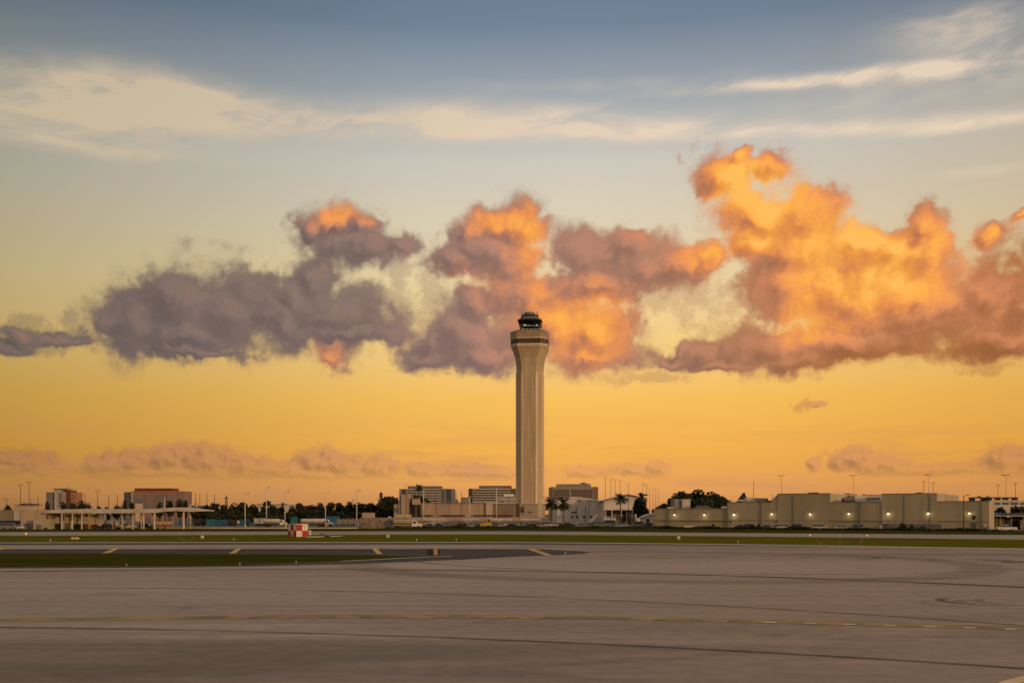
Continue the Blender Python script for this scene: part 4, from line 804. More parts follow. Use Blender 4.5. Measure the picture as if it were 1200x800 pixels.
palm('palm_tree', 'star shaped palm in front of the gabled hangar', 727, 577.2, 455, 17, 585, PG, nf=34); palm('palm_tree', 'palm standing over a round leafy tree right of the gabled hangar', 751.5, 574.6, 455, 16, 583, PG, nf=34, skirt=True)
tree('broadleaf_tree', 'round leafy green tree under the rightmost palm beside the hangar', 751, 584.6, 448, 17, n=1400, base_frac=.2)
for a in [(778,590,420,22,'low dark tree left of the roof tank on the warehouse'),(800,576.0,430,24,'tall open crowned dark tree behind the roof tank'),(816,573.2,440,26,'tallest spreading dark tree behind the warehouse left wing'),(834,576.2,435,26,'spreading dark tree right of the tallest tree behind the warehouse'),(846,581.5,430,20,'lower dark tree sloping down to the warehouse step'),(790,583,440,20,'dark sloping tree left of the tall open tree'),(822,584,428,40,'dense low dark tree filling under the spreading crowns')]:
    tree('broadleaf_tree', a[4], a[0], a[1], a[2], a[3], 'trees behind the warehouse', n=900, flat=.75, size=.55, base_frac=.3)
tree('broadleaf_tree', 'dark flat topped tree showing over the low middle part of the warehouse', 996, 577.8, 420, 30, 'trees behind the warehouse', n=900, flat=.7, base_frac=.4, size=.5); tree('broadleaf_tree', 'small dark tree above the middle parapet next to the white roof block', 1012, 578.4, 415, 12, 'trees behind the warehouse', n=450, base_frac=.4)
tree('broadleaf_tree', 'small dark tuft tree over the right end of the warehouse', 1113.5, 580.8, 380, 14, n=500, base_frac=.5); palm('palm_tree', 'palm fan showing over the right corner of the warehouse', 1153, 577.8, 380, 17, 587, nf=30)
for a in [(1172,594,400,16,'dark tree between the warehouse corner and the white building'),(1193,592.6,395,22,'large dark tree in front of the white building at the right edge'),(1215,594,395,24,'dark tree cut by the right edge of the frame')]: tree('broadleaf_tree', a[4], a[0], a[1], a[2], a[3], 'trees beside the right edge', n=700)
# low hedge along the verge, in separate bushes too many to tell apart: one clipped run
def hedge(name, label, p0, p1, h, n, size, base):
    t_ = thing(name, label, 'hedge', (*((Vector(p0)+Vector(p1))/2), 0)); mb = MB(); r = random.Random(9); st = MB()
    for i in range(n):
        f = r.random(); hh = h*(.65+.35*math.sin(f*43)+.25*r.random()); c = Vector(p0).lerp(Vector(p1), f); leaf_cloud(mb, [(c.x, c.y+r.uniform(-.5,.5), base+hh*r.uniform(.1,.9), .4,.4,.25)], 1, size, r)
    mb.build('foliage', M['hedge_leaf'], t_)
    for i in range(40):
        c = Vector(p0).lerp(Vector(p1), (i+.5)/40); st.bar((c.x,c.y,0),(c.x,c.y,h*.7),.05,n=5)
    st.bar((*p0,.12),(*p1,.12),.04,n=5); st.build('stems', M['bark'], t_)
hedge('hedge', 'low dark clipped hedge running along the foot of the khaki warehouse', gp(766,619.2), gp(1170,622.4), .8, 5200, .42, 0); hedge('hedge', 'thin dark hedge in front of the packed car park', gp(485,618.4), gp(766,618.9), .55, 3600, .40, 0)
for px, py, wd, lab in ((1058,612.6,10,'dark bush against the grey shutters of the warehouse'),(1068.6,614.4,5,'narrow dark bush right of the larger bush by the shutters'),(1080,616.6,7,'low dark bush under the warehouse lamp post'),(835.4,614.4,3,'tiny upright dark bush at the warehouse left wing'),(888.6,613.6,2.2,'thin dark upright shrub by the warehouse downpipe')):
    Yb = wpt(px).y-5; tree('bush', lab, px, py, Yb, wd, 'bushes at the warehouse wall', n=200, size=.22, trunk=.06, cat='bush', base_frac=.02, lobes_n=5)

# ------------------------------------------------------------------ lamp posts and masts
def lamp_post(label, px, py_top, py_base, Y=None, r=.23, arms=1, m='post', group='pale yard lamp posts', foot=None, head='dark_metal', arm=1.3, dirn=1):
    Y = Y or gy(py_base); x = wx(px,Y); zt_ = wz(py_top,Y); t_ = thing('lamp_post', label, 'lamp post', (x,Y,0), group)
    MB().bar((x,Y,0),(x,Y,zt_), r, r*.6, 8).build('pole', M[m], t_)
    for k in range(arms):
        sg = dirn if arms == 1 else (-1,1)[k % 2]; o = (k//2)*.5
        a_ = MB(); a_.bar((x,Y+o,zt_-.1),(x+sg*arm,Y+o,zt_+.15), r*.45, n=6); ao = a_.build('arm', M[m], t_); MB().box(x+sg*arm-.35, x+sg*arm+.35, Y+o-.2, Y+o+.2, zt_+.05, zt_+.27).build('lamp_head', M[head], ao)
    if foot: MB().lathe(x, Y, [(r*2.1,0),(r*2.1,.9),(r*1.2,1.0)], 12, False).build('base', M[foot], t_)
lamp_post('pale lamp post with a yellow foot at the right end of the canopy', 223, 590.6, 619.2, r=.22, m='post', foot='yellow', arm=2.0)
for px, top, base, lab in ((287.2,578.4,617,'pale lamp post between the blue container and the white box truck'),(334,576.2,617.6,'pale lamp post just left of the checkered shelter'),(381.4,577.2,616,'pale lamp post above the cab of the big tanker truck'),(418,574.8,616.6,'pale lamp post at the left end of the block wall'),(496.4,572.8,613,'pale lamp post left of the terminal wall, right of the dump truck'),(550.4,582,612.2,'short pale lamp post in front of the middle of the terminal wall'),(581.8,572,612.4,'tall pale lamp post just left of the control tower'),(633.4,582.4,610,'thin pale lamp post in front of the control tower foot'),(312.2,571,613.4,'tallest pale lamp post above the small tanker truck')):
    lamp_post(lab, px, top, base, Y=min(gy(base), 420 if base > 612.5 else 425), foot='yellow' if base > 615.5 else None)
lamp_post('slender pale pole in front of the tan stair tower', 467.4, 578, 612, Y=424, r=.12, group='pale yard lamp posts')
for px, top, Yp, lab, arms in ((24,568,520,'tall dark floodlight mast second from the left edge',2),(34,565.2,500,'tallest dark floodlight mast at the left, right of its neighbour',2),(7.4,584.6,620,'small distant mast at the far left above the freight building',2),(44.6,580.4,700,'thin mast left of the apartment block',0),(36.4,584,700,'very short thin mast beside the tall floodlight mast',0),(99.6,578.4,700,'thin mast right of the red apartment stack',0),(114.4,574.6,560,'dark floodlight mast between apartment block and mauve office',2),(127.4,580,700,'thin mast left of two near the mauve office',0),(137.6,578.6,700,'thin mast closest to the left wall of the mauve office',0),
  (229.2,577.6,700,'first thin mast right of the mauve office',0),(234.2,578.4,720,'second thin mast right of the mauve office',0),(242.6,577,720,'thin mast left of the lattice mast',0),(251.4,578.2,700,'thin mast closest to the lattice mast',0),(413,585,700,'short thin mast among trees left of the fifth lamp post',1),(475.8,566.8,760,'thin mast above the stair tower and left office block',0),(534.6,577.6,760,'thin mast in the gap right of the left office block',0),(541,577,760,'thin mast in the gap left of the second office block',0)):
    lamp_post(lab, px, top, None, Y=Yp, r=.16*Yp/450, arms=arms, m='dark_metal', group='distant masts on the left', arm=Yp*.0022)
for i, (px, top) in enumerate(((709.4,559.6),(715.8,561.2),(720.8,562),(726.6,563.2))):
    lamp_post('slender floodlight mast '+('tallest, leftmost of the four behind the gabled hangar','second from left of the four behind the gabled hangar','third from left of the four behind the gabled hangar','rightmost of the four left of the dark pole')[i], px, top, None, Y=640, r=.17, arms=2, m='dark_metal', group='mast cluster behind the hangars', arm=.75)
lamp_post('dark single pole rising straight in front of the gabled hangar', 736.6, 565.4, None, Y=485, r=.13, arms=0, m='dark', group='mast cluster behind the hangars')
for i, (px, top) in enumerate(((753.6,567.4),(757.6,568.4),(761.4,569.8),(765.4,570.8),(768.4,571.4),(771.4,572.4))):
    lamp_post(('tallest, leftmost of six slender masts in a row right of the palm','second from left of six slender masts right of the palm','third from left of six slender masts right of the palm','fourth from left of six slender masts right of the palm','fifth from left of six slender masts right of the palm','shortest, rightmost of six slender masts right of the palm')[i], px, top, None, Y=640, r=.17, arms=2 if i < 2 else 0, m='galv' if i > 1 else 'dark_metal', group='mast cluster behind the hangars', arm=.6)
for px, top, Yp, lab, arms, m_ in ((883.2,562.4,480,'thin dark pole beside the aircraft tail fin',0,'dark_metal'),(915.8,557.2,520,'high mast with wide lamp ring above the first raised warehouse parapet',8,'galv'),(1000.4,557,520,'high mast with wide lamp ring over the low middle of the warehouse',8,'galv'),(1088.4,556.6,500,'high mast with wide lamp ring over the second raised warehouse parapet',8,'galv'),(1082.4,564.4,500,'thin mast just left of the ring mast on the right parapet',2,'dark_metal'),(1093.6,566,500,'thin mast just right of the ring mast on the right parapet',2,'dark_metal'),(1106.4,576.2,500,'short thin mast above the right part of the warehouse',0,'dark_metal'),(1169.6,568.6,470,'thin mast left of the ring mast near the right edge',2,'dark_metal'),(1179,556.8,470,'high mast with lamp ring near the right edge of the frame',8,'galv'),(1190,566.4,470,'thin mast right of the ring mast near the right edge',2,'dark_metal'),(905,577.8,460,'short thin mast left of the first raised warehouse parapet',0,'dark_metal')):
    lamp_post(lab, px, top, None, Y=Yp, r=.15, arms=arms, m=m_, group='masts behind the warehouse', arm=.55 if arms == 2 else 1.15)
c_ = wpt(1129); lamp_post('dark street lamp with curved arm in front of the warehouse right end', 1129.2, 580.4, None, Y=c_.y-3, r=.16, m='dark_metal', group=None, arm=1.3)
lamp_post('dark short post in front of the arched hangar', 686.4, 592.8, None, Y=430, r=.16, arms=0, m='dark', group=None); lamp_post('pale thin pole left of the arched hangar doorway', 668.4, 588, None, Y=440, r=.13, arms=1, m='galv', group=None, arm=.8); lamp_post('thin grey pole in front of the gabled hangar tank', 734.4, 597, None, Y=420, r=.12, arms=1, m='galv', group=None, arm=.7); lamp_post('pale pole standing on the canopy middle beside the mauve office', 193, 582.2, None, Y=349, r=.16, arms=0, m='post', group=None)
# lattice mast
Y = 620; x = wx(265.2,Y); H = wz(580,Y); t_ = thing('lattice_mast', 'thin dark lattice mast rising out of the dark trees on the left', 'mast', (x,Y,0)); mb = MB()
for sx, sy in ((-1,-1),(1,-1),(1,1),(-1,1)): mb.bar((x+sx*1.6,Y+sy*1.6,0),(x+sx*.12,Y+sy*.12,H),.13,n=5)
for k in range(9):
    f0, f1 = k/9, (k+1)/9; w0, w1 = 1.6-1.48*f0, 1.6-1.48*f1
    for a, b2 in (((-1,-1),(1,-1)),((1,-1),(1,1)),((1,1),(-1,1)),((-1,1),(-1,-1))):
        mb.bar((x+a[0]*w0,Y+a[1]*w0,H*f0),(x+b2[0]*w1,Y+b2[1]*w1,H*f1),.09,n=4); mb.bar((x+a[0]*w1,Y+a[1]*w1,H*f1),(x+b2[0]*w1,Y+b2[1]*w1,H*f1),.08,n=4)
mb.build('lattice', M['dark_metal'], t_); MB().box(x-1.3,x+1.3,Y-.3,Y+.3,H*.88,H*.9).build('crossarm', M['dark_metal'], t_)
Y = 640; b = building('long_house', 'pale building with long flat roof above the dark trees', 322, Y); to_ground(301, 345, 590.6, Y, 14, M['pale'], 'wall', b); rbox(299, 332, 589.8, 591, Y-1, 16, M['dirty_white'], 'roof', b); rbox(316.5, 341, 588.4, 590, Y+3, 8, M['white'], 'roof', b)
tree('bare_tree', 'thin reddish sparse tree poking up in front of the pale long roof', 313, 586.6, 600, 9, n=160, size=.4, base_frac=.75)

# ------------------------------------------------------------------ vehicles
def wheel(mb_t, x, y, r, w):
    return mb_t.lathe(0,0,[(0,0)],3) if False else mb_t.add(*cyl_y(x, y, r, r, w))
def cyl_y(x, y, z, r, w, n=16):
    vs = [(x+r*math.cos(2*math.pi*i/n), y+s, z+r*math.sin(2*math.pi*i/n)) for s in (-w/2, w/2) for i in range(n)]
    fs = [(i, (i+1)%n, n+(i+1)%n, n+i) for i in range(n)]+[tuple(range(n)), tuple(range(2*n-1, n-1, -1))]
    return vs, fs
def put_wheels(t_, xs, r, half, w=.24):
    for x in xs:
        for sy in (-1, 1):
            o = MB().add(*cyl_y(x, sy*half, r, r, w)).build('wheel', M['tyre'], t_, world=False); MB().add(*cyl_y(x, sy*(half+.02), r, r*.55, w)).build('rim', M['galv'], o, world=False)
CARM = {'white': mat('car_white', (.62,.60,.57), .3, 0), 'silver': mat('car_silver', (.30,.30,.30), .3, 0, metal=.5), 'grey': mat('car_grey', (.11,.11,.115), .3, 0), 'black': mat('car_black', (.015,.015,.017), .25, 0), 'red': mat('car_red', (.20,.02,.02), .3, 0), 'blue': mat('car_blue', (.02,.045,.12), .3, 0), 'tan': mat('car_tan', (.30,.24,.17), .35, 0), 'green': mat('car_green', (.02,.06,.045), .3, 0)}
SIDES = {'car': ([(-2.2,.35),(2.2,.35),(2.25,.62),(2.1,.82),(1.1,.95),(-1.7,1.0),(-2.2,.92),(-2.28,.6)], [(-1.7,.98),(1.15,.94),(.45,1.42),(-.95,1.44)]),
         'suv': ([(-2.3,.42),(2.3,.42),(2.36,.8),(2.2,1.02),(1.15,1.14),(-2.25,1.16),(-2.36,.8)], [(-2.2,1.14),(1.2,1.12),(.65,1.74),(-2.0,1.76)]),
         'pickup': ([(-2.8,.5),(2.8,.5),(2.86,.9),(2.7,1.1),(1.5,1.2),(.3,1.22),(-2.75,1.2),(-2.86,.8)], [(-.75,1.2),(1.5,1.18),(.85,1.82),(-.55,1.84)]),
         'van': ([(-2.7,.4),(2.7,.4),(2.76,.9),(2.3,1.25),(-2.7,1.3)], [(-2.68,1.28),(2.2,1.24),(1.6,2.1),(-2.6,2.15)])}
PROTO = {}
def vehicle(kind, col, label, px, Y, group, flip=1, rz=0.0):
    key = (kind, col); loc = (wx(px, Y), Y, 0); ang = rz+(0 if flip > 0 else math.pi)
    cat = {'car':'car','suv':'car','pickup':'pickup truck','van':'van'}[kind]
    if key in PROTO: return copy_thing(PROTO[key], loc, label, group, ang)
    t_ = thing({'car':'parked_car','suv':'parked_suv','pickup':'pickup_truck','van':'parked_van'}[kind], label, cat, loc, group, ang)
    body, cab_ = SIDES[kind]; hw_ = .88 if kind in ('car','suv') else .97
    bd = MB(); bd.loft([[(x, y, z) for x, z in body] for y in (-hw_, -hw_+.06, hw_-.06, hw_)]); 
    ins = [(x*.985, z) for x, z in cab_]
    g_ = MB(); g_.loft([[(x, -hw_+.06, z) for x, z in cab_[:2]]+[(x, -hw_+.20, z) for x, z in cab_[2:]], [(x, hw_-.06, z) for x, z in cab_[:2]]+[(x, hw_-.20, z) for x, z in cab_[2:]]])
    top = cab_[2:]; bd.loft([[(top[1][0]-.05,-hw_+.19,top[1][1]-.03),(top[0][0]+.06,-hw_+.19,top[0][1]-.03),(top[0][0],-hw_+.21,top[0][1]+.05),(top[1][0],-hw_+.21,top[1][1]+.05)],[(top[1][0]-.05,hw_-.19,top[1][1]-.03),(top[0][0]+.06,hw_-.19,top[0][1]-.03),(top[0][0],hw_-.21,top[0][1]+.05),(top[1][0],hw_-.21,top[1][1]+.05)]])
    for f in ((0,) if kind == 'van' else (.5,)):     # door pillar
        xb = cab_[0][0]*(1-f)+cab_[1][0]*f; xt = cab_[3][0]*(1-f)+cab_[2][0]*f
        for sy in (-1,1): bd.bar((xb, sy*(hw_-.07), cab_[0][1]), (xt, sy*(hw_-.20), cab_[2][1]), .05, n=5)
    bd.build('body', CARM[col], t_, world=False, bevel=.03); g_.build('windows', M['glass'], t_, world=False)
    L_ = max(x for x, z in body); put_wheels(t_, (-L_*.62, L_*.64), .34 if kind == 'car' else .39, hw_-.10)
    for sy in (-1,1):
        MB().box(L_-.10, L_-.02, sy*hw_*.7-.16, sy*hw_*.7+.16, .66, .8).build('headlight', M['white'], t_, world=False); MB().box(-L_+.0, -L_+.08, sy*hw_*.75-.12, sy*hw_*.75+.12, .7, .85).build('tail_light', M['dark_red'], t_, world=False)
    PROTO[key] = t_; return t_
CG = 'cars packed in the car park below the tower'
row1 = [(503,'car','grey'),(515,'car','blue'),(527,'car','silver'),(540,'suv','black'),(553,'car','white'),(564,'car','grey'),(576,'suv','blue'),(588,'car','white'),(600,'car','black'),(612,'suv','silver'),(624,'car','black'),(635,'car','silver')]
lm1 = ['right of the dump truck','third space right of the dump truck','near the white carport end','between the two left carports','below the middle carport left half','below the middle carport right half','beside the yellow tug','before the lamp post left of the tower','left of the tower foot','under the middle of the tower foot','under the right half of the tower foot','at the right corner of the tower foot']
for i, (px, k_, c__) in enumerate(row1): vehicle(k_, c__, f'{c__} parked {k_} in the front row {lm1[i]}', px, 385+(i*37 % 5), CG, flip=1 if i % 3 else -1, rz=((i*29) % 7-3)*.09)
row2 = [(509,'car','white'),(521,'suv','grey'),(534,'car','black'),(547,'car','silver'),(559,'suv','black'),(570,'car','white'),(594,'suv','white'),(606,'car','blue'),(617,'car','white'),(629,'suv','grey')]
lm2 = ['under the white carport','at the right post of the white carport','in the gap after the white carport','under the left of the middle carport','under the right of the middle carport','in the gap by the yellow tug','under the pale carport near the tower','behind the tower foot cars','at the left post of the tower carport','under the tower carport']
for i, (px, k_, c__) in enumerate(row2): vehicle(k_, c__, f'{c__} parked {k_} in the back row {lm2[i]}', px, 399+(i*31 % 4), CG, flip=-1 if i % 3 else 1, rz=1.35+((i*17) % 5)*.12)
RG = 'vehicles in the yard right of the tower'
for px, Y, k_, c__, f_, lab in ((643,392,'van','white',1,'white van parked just right of the control tower foot'),(652,388,'suv','white',-1,'white suv in the gap below the two bushy palms'),(664,386,'pickup','black',1,'black pickup right of the white suv under the palms'),(681,384,'car','silver',1,'silver car in front of the arched hangar left doorways'),(691,388,'suv','tan',-1,'tan suv below the boarding stairs'),(704,384,'van','silver',1,'silver van below the white bus roof'),(718,388,'pickup','silver',1,'silver pickup right of the silver van'),(729,384,'car','white',-1,'white car left of the yellow tug by the hangar'),(748,386,'van','silver',1,'silver van in front of the round green tree'),(757,382,'suv','grey',-1,'grey suv just left of the warehouse corner'),(763.5,386,'car','silver',1,'silver car tucked against the warehouse left corner')):
    vehicle(k_, c__, lab, px, Y, RG, f_, rz=((px*7) % 9-4)*.05)
WG = 'cars parked along the warehouse'
for px, k_, c__, f_, lab in ((869,'car','black',1,'black car right of the left warehouse step, leftmost of the row'),(880.4,'suv','black',1,'black suv second in the row along the warehouse'),(899.6,'car','grey',1,'grey car just right of the left warehouse downpipe'),(909.4,'car','tan',-1,'tan low car below the lamp on the first raised wall'),(920,'suv','white',1,'pale suv with bright windows in the warehouse row'),(931.6,'suv','black',-1,'tall black suv right of the pale suv'),(961,'suv','white',1,'white suv with dark windows below the middle warehouse lamp'),(987,'car','white',1,'white low car left of the warehouse downpipe'),(1003.4,'suv','silver',-1,'silver suv at the warehouse downpipe, rightmost of the row')):
    vehicle(k_, c__, lab, px, wpt(px).y-5.5, WG, f_, rz=-.5)
vehicle('pickup', 'white', 'white pickup truck parked past the right corner of the warehouse', 1179, 298, None, -1)
vehicle('car','red','dark red car half hidden under the left part of the canopy',113,346,'vehicles under the canopy'); vehicle('suv','black','black suv under the canopy middle behind a column',124,345,'vehicles under the canopy',-1); vehicle('car','grey','grey car under the canopy with its nose to the right',133,346,'vehicles under the canopy'); vehicle('pickup','white','white pickup under the canopy right of the middle columns',149,346,'vehicles under the canopy',-1); vehicle('suv','black','black suv under the canopy left of the tan tank',171.5,348,'vehicles under the canopy'); vehicle('van','silver','silver van parked at the far left edge before the open bay',10,330,None,1); vehicle('car','white','white car beside the far left open bay, right of the silver van',19,331,None,-1)
# trucks
def tanker(label, px0, px1, Y, tank_m, cab_m, cab_px, stripe=None, group='tanker trucks in the yard', dump=False):
    x0, x1, xc = wx(px0,Y), wx(px1,Y), wx(cab_px,Y); t_ = thing('tanker_truck' if not dump else 'fuel_truck', label, 'truck', ((x0+x1)/2,Y,0), group)
    MB().box(x0+.2, x1-.6, Y-.5, Y+.5, .75, 1.0).build('chassis', M['dark'], t_)
    rx, zc = 1.05 if not dump else .95, 2.1 if not dump else 2.35; mb = MB()
    mb.loft([[(x, Y+rx*1.1*s*math.cos(2*math.pi*i/18), zc+rx*s*math.sin(2*math.pi*i/18)) for i in range(18)] for x, s in ((x0,.55),(x0+.12,.9),(x0+.4,1),(xc-.5,1),(xc-.2,.9),(xc-.1,.5))], smooth=True); tk_ = mb.build('tank', M[tank_m] if isinstance(tank_m,str) else tank_m, t_)
    MB().box(x0+.6, xc-.8, Y-.4, Y+.4, zc+rx-.04, zc+rx+.14).build('walkway', M['mid_grey'], tk_)
    if stripe: MB().loft([[(x, Y+(rx*1.1+.012)*math.cos(a), zc+(rx+.012)*math.sin(a)) for a in [math.pi*(1.0+.16*j/6) for j in range(7)]]+[(x, Y+(rx*1.1+.06)*math.cos(a), zc+(rx+.06)*math.sin(a)) for a in [math.pi*(1.16-.16*j/6) for j in range(7)]] for x in (x0+.4, xc-.5)]).build('stripe', M[stripe], tk_)
    cm_ = M[cab_m]; cb = MB(); L_ = x1-xc
    cb.loft([[(xc,y,.7),(x1,y,.7),(x1,y,1.55),(x1-L_*.12,y,1.72),(xc+L_*.55,y,1.8),(xc+L_*.42,y,2.75),(xc+.05,y,2.8)] for y in (Y-1.1,Y+1.1)]); c_ = cb.build('cab', cm_, t_, bevel=.05)
    MB().loft([[(xc+L_*.12,y,1.85),(xc+L_*.50,y,1.85),(xc+L_*.41,y,2.55),(xc+L_*.12,y,2.55)] for y in (Y-1.13,Y+1.13)]).build('windows', M['glass'], c_)
    MB().box(x1-.02,x1+.1,Y-1.1,Y+1.1,.55,.85).build('bumper', M['galv'], c_); MB().box(x1-.3,x1-.05,Y-1.13,Y-1.0,1.05,1.3).build('headlight', M['yellow'], c_)
    for xw in ([x0+1.0, x0+2.15, xc+L_*.68] if px1-px0 < 34 else [x0+1.0, x0+2.15, xc-2.2, xc-1.0, xc+L_*.68]):
        for sy in (-1,1): MB().add(*cyl_y(xw, Y+sy*.95, .52, .52, .34)).build('wheel', M['tyre'], t_)
    return t_
tanker('white tanker truck with yellow stripe and white bonnet in front of the stair tower', 460.6, 494.4, 352, mat('tank_grey', (.30,.27,.25), .45, .1, .8), 'white', 482.6, 'yellow', None, True)
tanker('small pale tanker truck facing right beside the lamp post', 309, 336, 400, 'tank_steel', 'white', 328.4); tanker('long pale tanker truck facing right behind the checkered shelter', 352.6, 390.4, 405, 'tank_steel', 'white', 381.2)
MB_ = thing('steel_gantry', 'cream roofed fuel gantry above the white tanker truck', 'gantry', (wx(473,372),372,0)); MB().box(wx(465,372),wx(481.6,372),371,374,wz(605.4,372),wz(602.6,372)).build('roof', mat('cream_roof', (.50,.44,.24), .7, .1, .4), MB_)
for p_ in (465.6,472.6,480.8): MB().bar((wx(p_,372),372.5,0),(wx(p_,372),372.5,wz(605,372)),.12).build('post', M['galv'], MB_)
def box_body(name, label, px0, px1, py_top, Y, m, cat, group=None, wheels=True, ribs=0, depth=2.5, py_bot=None):
    x0, x1 = wx(px0,Y), wx(px1,Y); z0 = .95 if wheels else 0.0; t_ = thing(name, label, cat, ((x0+x1)/2,Y,0), group)
    b_ = MB().box(x0,x1,Y,Y+depth,z0,wz(py_top,Y)).build('box_body' if wheels else 'shell', M[m], t_, bevel=.04)
    if ribs:
        rb = MB()
        for i in range(ribs): x = x0+(x1-x0)*(i+.5)/ribs; rb.box(x-.06,x+.06,Y-.05,Y+.02,z0+.05,wz(py_top,Y)-.06)
        rb.box(x0,x1,Y-.055,Y+.02,z0+.02,z0+.09); rb.build('ribs', M[m], b_)
    if wheels:
        MB().box(x0+.1,x1-.1,Y+.7,Y+depth-.7,.6,.96).build('chassis', M['dark'], t_)
        for xw in (x0+1.0,x0+2.0,x1-1.2):
            for y_ in (Y+.25,Y+depth-.25): MB().add(*cyl_y(xw,y_,.48,.48,.3)).build('wheel', M['tyre'], t_)
    return t_
bt = box_body('box_truck','white box truck trailer between two lamp posts in the yard',297.4,310.4,607.0,430,'light_grey','truck','trucks and containers in the yard'); MB().box(wx(304,430),wx(304.6,430),429.9,430.0,1.2,wz(607.6,430)).build('door_gap', M['dark'], bt)
YG = 'trucks and containers in the yard'
box_body('shipping_container','teal container at the left end of the yard row',241.6,250,608.2,432,'teal','container',YG,False,12); box_body('shipping_container','blue container right of the teal one',250.4,265,608.6,434,'blue','container',YG,False,20); box_body('trailer','dark trailer right behind the canopy end lamp post',225.4,240.6,608.2,436,'dark_metal','trailer',YG,True,10); box_body('trailer','dark blue black trailer right of the blue container',265.6,277,609,436,'dark_metal','trailer',YG,True,10); box_body('shipping_container','blue container behind the first yard lamp post',280.6,291.6,608.2,436,'blue','container',YG,False,14)
box_body('shipping_container','small teal container left of the big tanker truck',340,347.4,605.8,438,'teal','container',YG,False,8); box_body('shipping_container','long blue container behind the tanker cab',379.6,397,604.6,438,'blue','container',YG,False,20); box_body('trailer','dark trailer directly behind the checkered shelter',348,353,607.5,440,'dark_metal','trailer',YG,True,6)
sg_ = thing('safety_sign','small white and red board on a post beside the blue container','sign',(wx(279,425),425,0)); MB().box(wx(278.2,425),wx(280.4,425),425,425.1,1.2,2.3).build('board', M['white'], sg_); MB().bar((wx(278.4,425),425.05,0),(wx(278.4,425),425.05,1.25),.07).build('post', M['red'], sg_)
# yellow tugs, boarding stairs, bus
def tug(label, px, Y, m, s=1.0):
    x = wx(px,Y); t_ = thing('airport_tug', label, 'tug', (x,Y,0), 'airport tugs'); MB().prism_y([(x-1.6*s,.4),(x+1.5*s,.4),(x+1.5*s,1.25*s),(x+.3*s,1.3*s),(x-1.6*s,1.1*s)],Y-.8,Y+.8).build('body', M[m], t_, bevel=.05)
    c2 = MB(); c2.prism_y([(x+.2*s,1.25*s),(x+1.4*s,1.2*s),(x+1.35*s,2.3*s),(x+.45*s,2.35*s)],Y-.75,Y+.75); co = c2.build('cab', M[m], t_); MB().box(x+.5*s,x+1.15*s,Y-.79,Y-.74,1.45*s,2.1*s).build('windows', M['glass'], co)
    for xw in (x-1.0*s,x+.9*s):
        for sy in (-1,1): MB().add(*cyl_y(xw,Y+sy*.7,.4,.4,.3)).build('wheel', M['tyre'], t_)
tug('yellow tug among the packed cars left of the tower', 569.6, 379, 'yellow', 1.35); tug('small yellow green tug in front of the gabled hangar canopy', 731.6, 405, 'yellow', 1.0)
Y = 396; x0, x1 = wx(688,Y), wx(700,Y); t_ = thing('boarding_stairs', 'white mobile boarding stairs slanting up towards the right before the arched hangar', 'stairs', ((x0+x1)/2,Y,0)); MB().prism_y([(x0,1.2),(x0+.7,1.2),(x1,4.0),(x1,4.9),(x1-.5,4.9)],Y-.8,Y+.8).build('stair_flight', M['white'], t_)
MB().box(x1-.2,x1+1.5,Y-.8,Y+.8,3.9,4.1).build('platform', M['white'], t_); MB().box(x1-.1,x1+1.4,Y-.78,Y-.7,4.1,5.6).build('guard_rail', M['dirty_white'], t_)
for xx in (x0+1.2,x1,x1+1.3): MB().bar((xx,Y,.5),(xx,Y,3.9 if xx > x0+2 else 1.6),.12).build('support', M['galv'], t_)
MB().box(x0,x1+1.4,Y-.9,Y+.9,.45,1.0).build('chassis', M['light_grey'], t_)
for xx in (x0+.7,x1+.6):
    for sy in (-1,1): MB().add(*cyl_y(xx,Y+sy*.9,.42,.42,.25)).build('wheel', M['tyre'], t_)
Y = 402; x0, x1 = wx(707.6,Y), wx(721.4,Y); t_ = thing('airport_bus', 'white roofed airport bus in front of the gabled hangar bay', 'bus', ((x0+x1)/2,Y,0)); MB().box(x0,x1,Y,Y+2.4,.5,1.7).build('body', M['mid_grey'], t_,bevel=.05); MB().box(x0+.1,x1-.1,Y+.05,Y+2.35,1.7,2.55).build('windows', M['glass'], t_); MB().loft([[(x,Y-.05,2.55),(x,Y+2.45,2.55),(x,Y+2.3,3.1),(x,Y+.1,3.1)] for x in (x0-.1,x1+.1)]).build('roof', M['white'], t_,bevel=.05)
for xw in (x0+1,x1-1):
    for y_ in (Y+.2,Y+2.2): MB().add(*cyl_y(xw,y_,.45,.45,.28)).build('wheel', M['tyre'], t_)
# block wall with stacked block, fence
Y = 355; t_ = thing('block_wall', 'rough concrete block wall left of the white tanker truck', 'wall', (wx(441,Y),Y,0)); MB().box(wx(422.4,Y),wx(460,Y),Y,Y+3,0,wz(606.2,Y)).build('wall', M['block'], t_); MB().box(wx(423.8,Y),wx(437.4,Y),Y+1,Y+4.5,wz(606.2,Y)-.2,wz(600.4,Y)).build('upper_block', M['beige'], t_)
for i in range(4): MB().box(wx(422.6+9.3*i,Y),wx(431.3+9.3*i,Y),Y-.10,Y+.05,.2,wz(608.6+.4*(i%2),Y)).build('panel', M['block'], t_)
t_ = thing('small_hut', 'tiny hut with grey pointed cap on the block wall end', 'hut', (wx(456.4,360),360,0)); MB().box(wx(455.2,360),wx(457.6,360),360,361.5,0,wz(606.2,360)).build('wall', M['grey_wall'], t_); MB().loft([[(wx(456.4,360)+a*s,360.7+b_*s,z) for a,b_ in ((-1,-1),(1,-1),(1,1),(-1,1))] for s,z in ((.75,wz(606.2,360)),(.05,wz(604.4,360)))]).build('roof', M['light_grey'], t_)
Y = 398; t_ = thing('panel_fence', 'grey panelled fence between the long tanker truck and the block wall', 'fence', (wx(408,Y),Y,0))
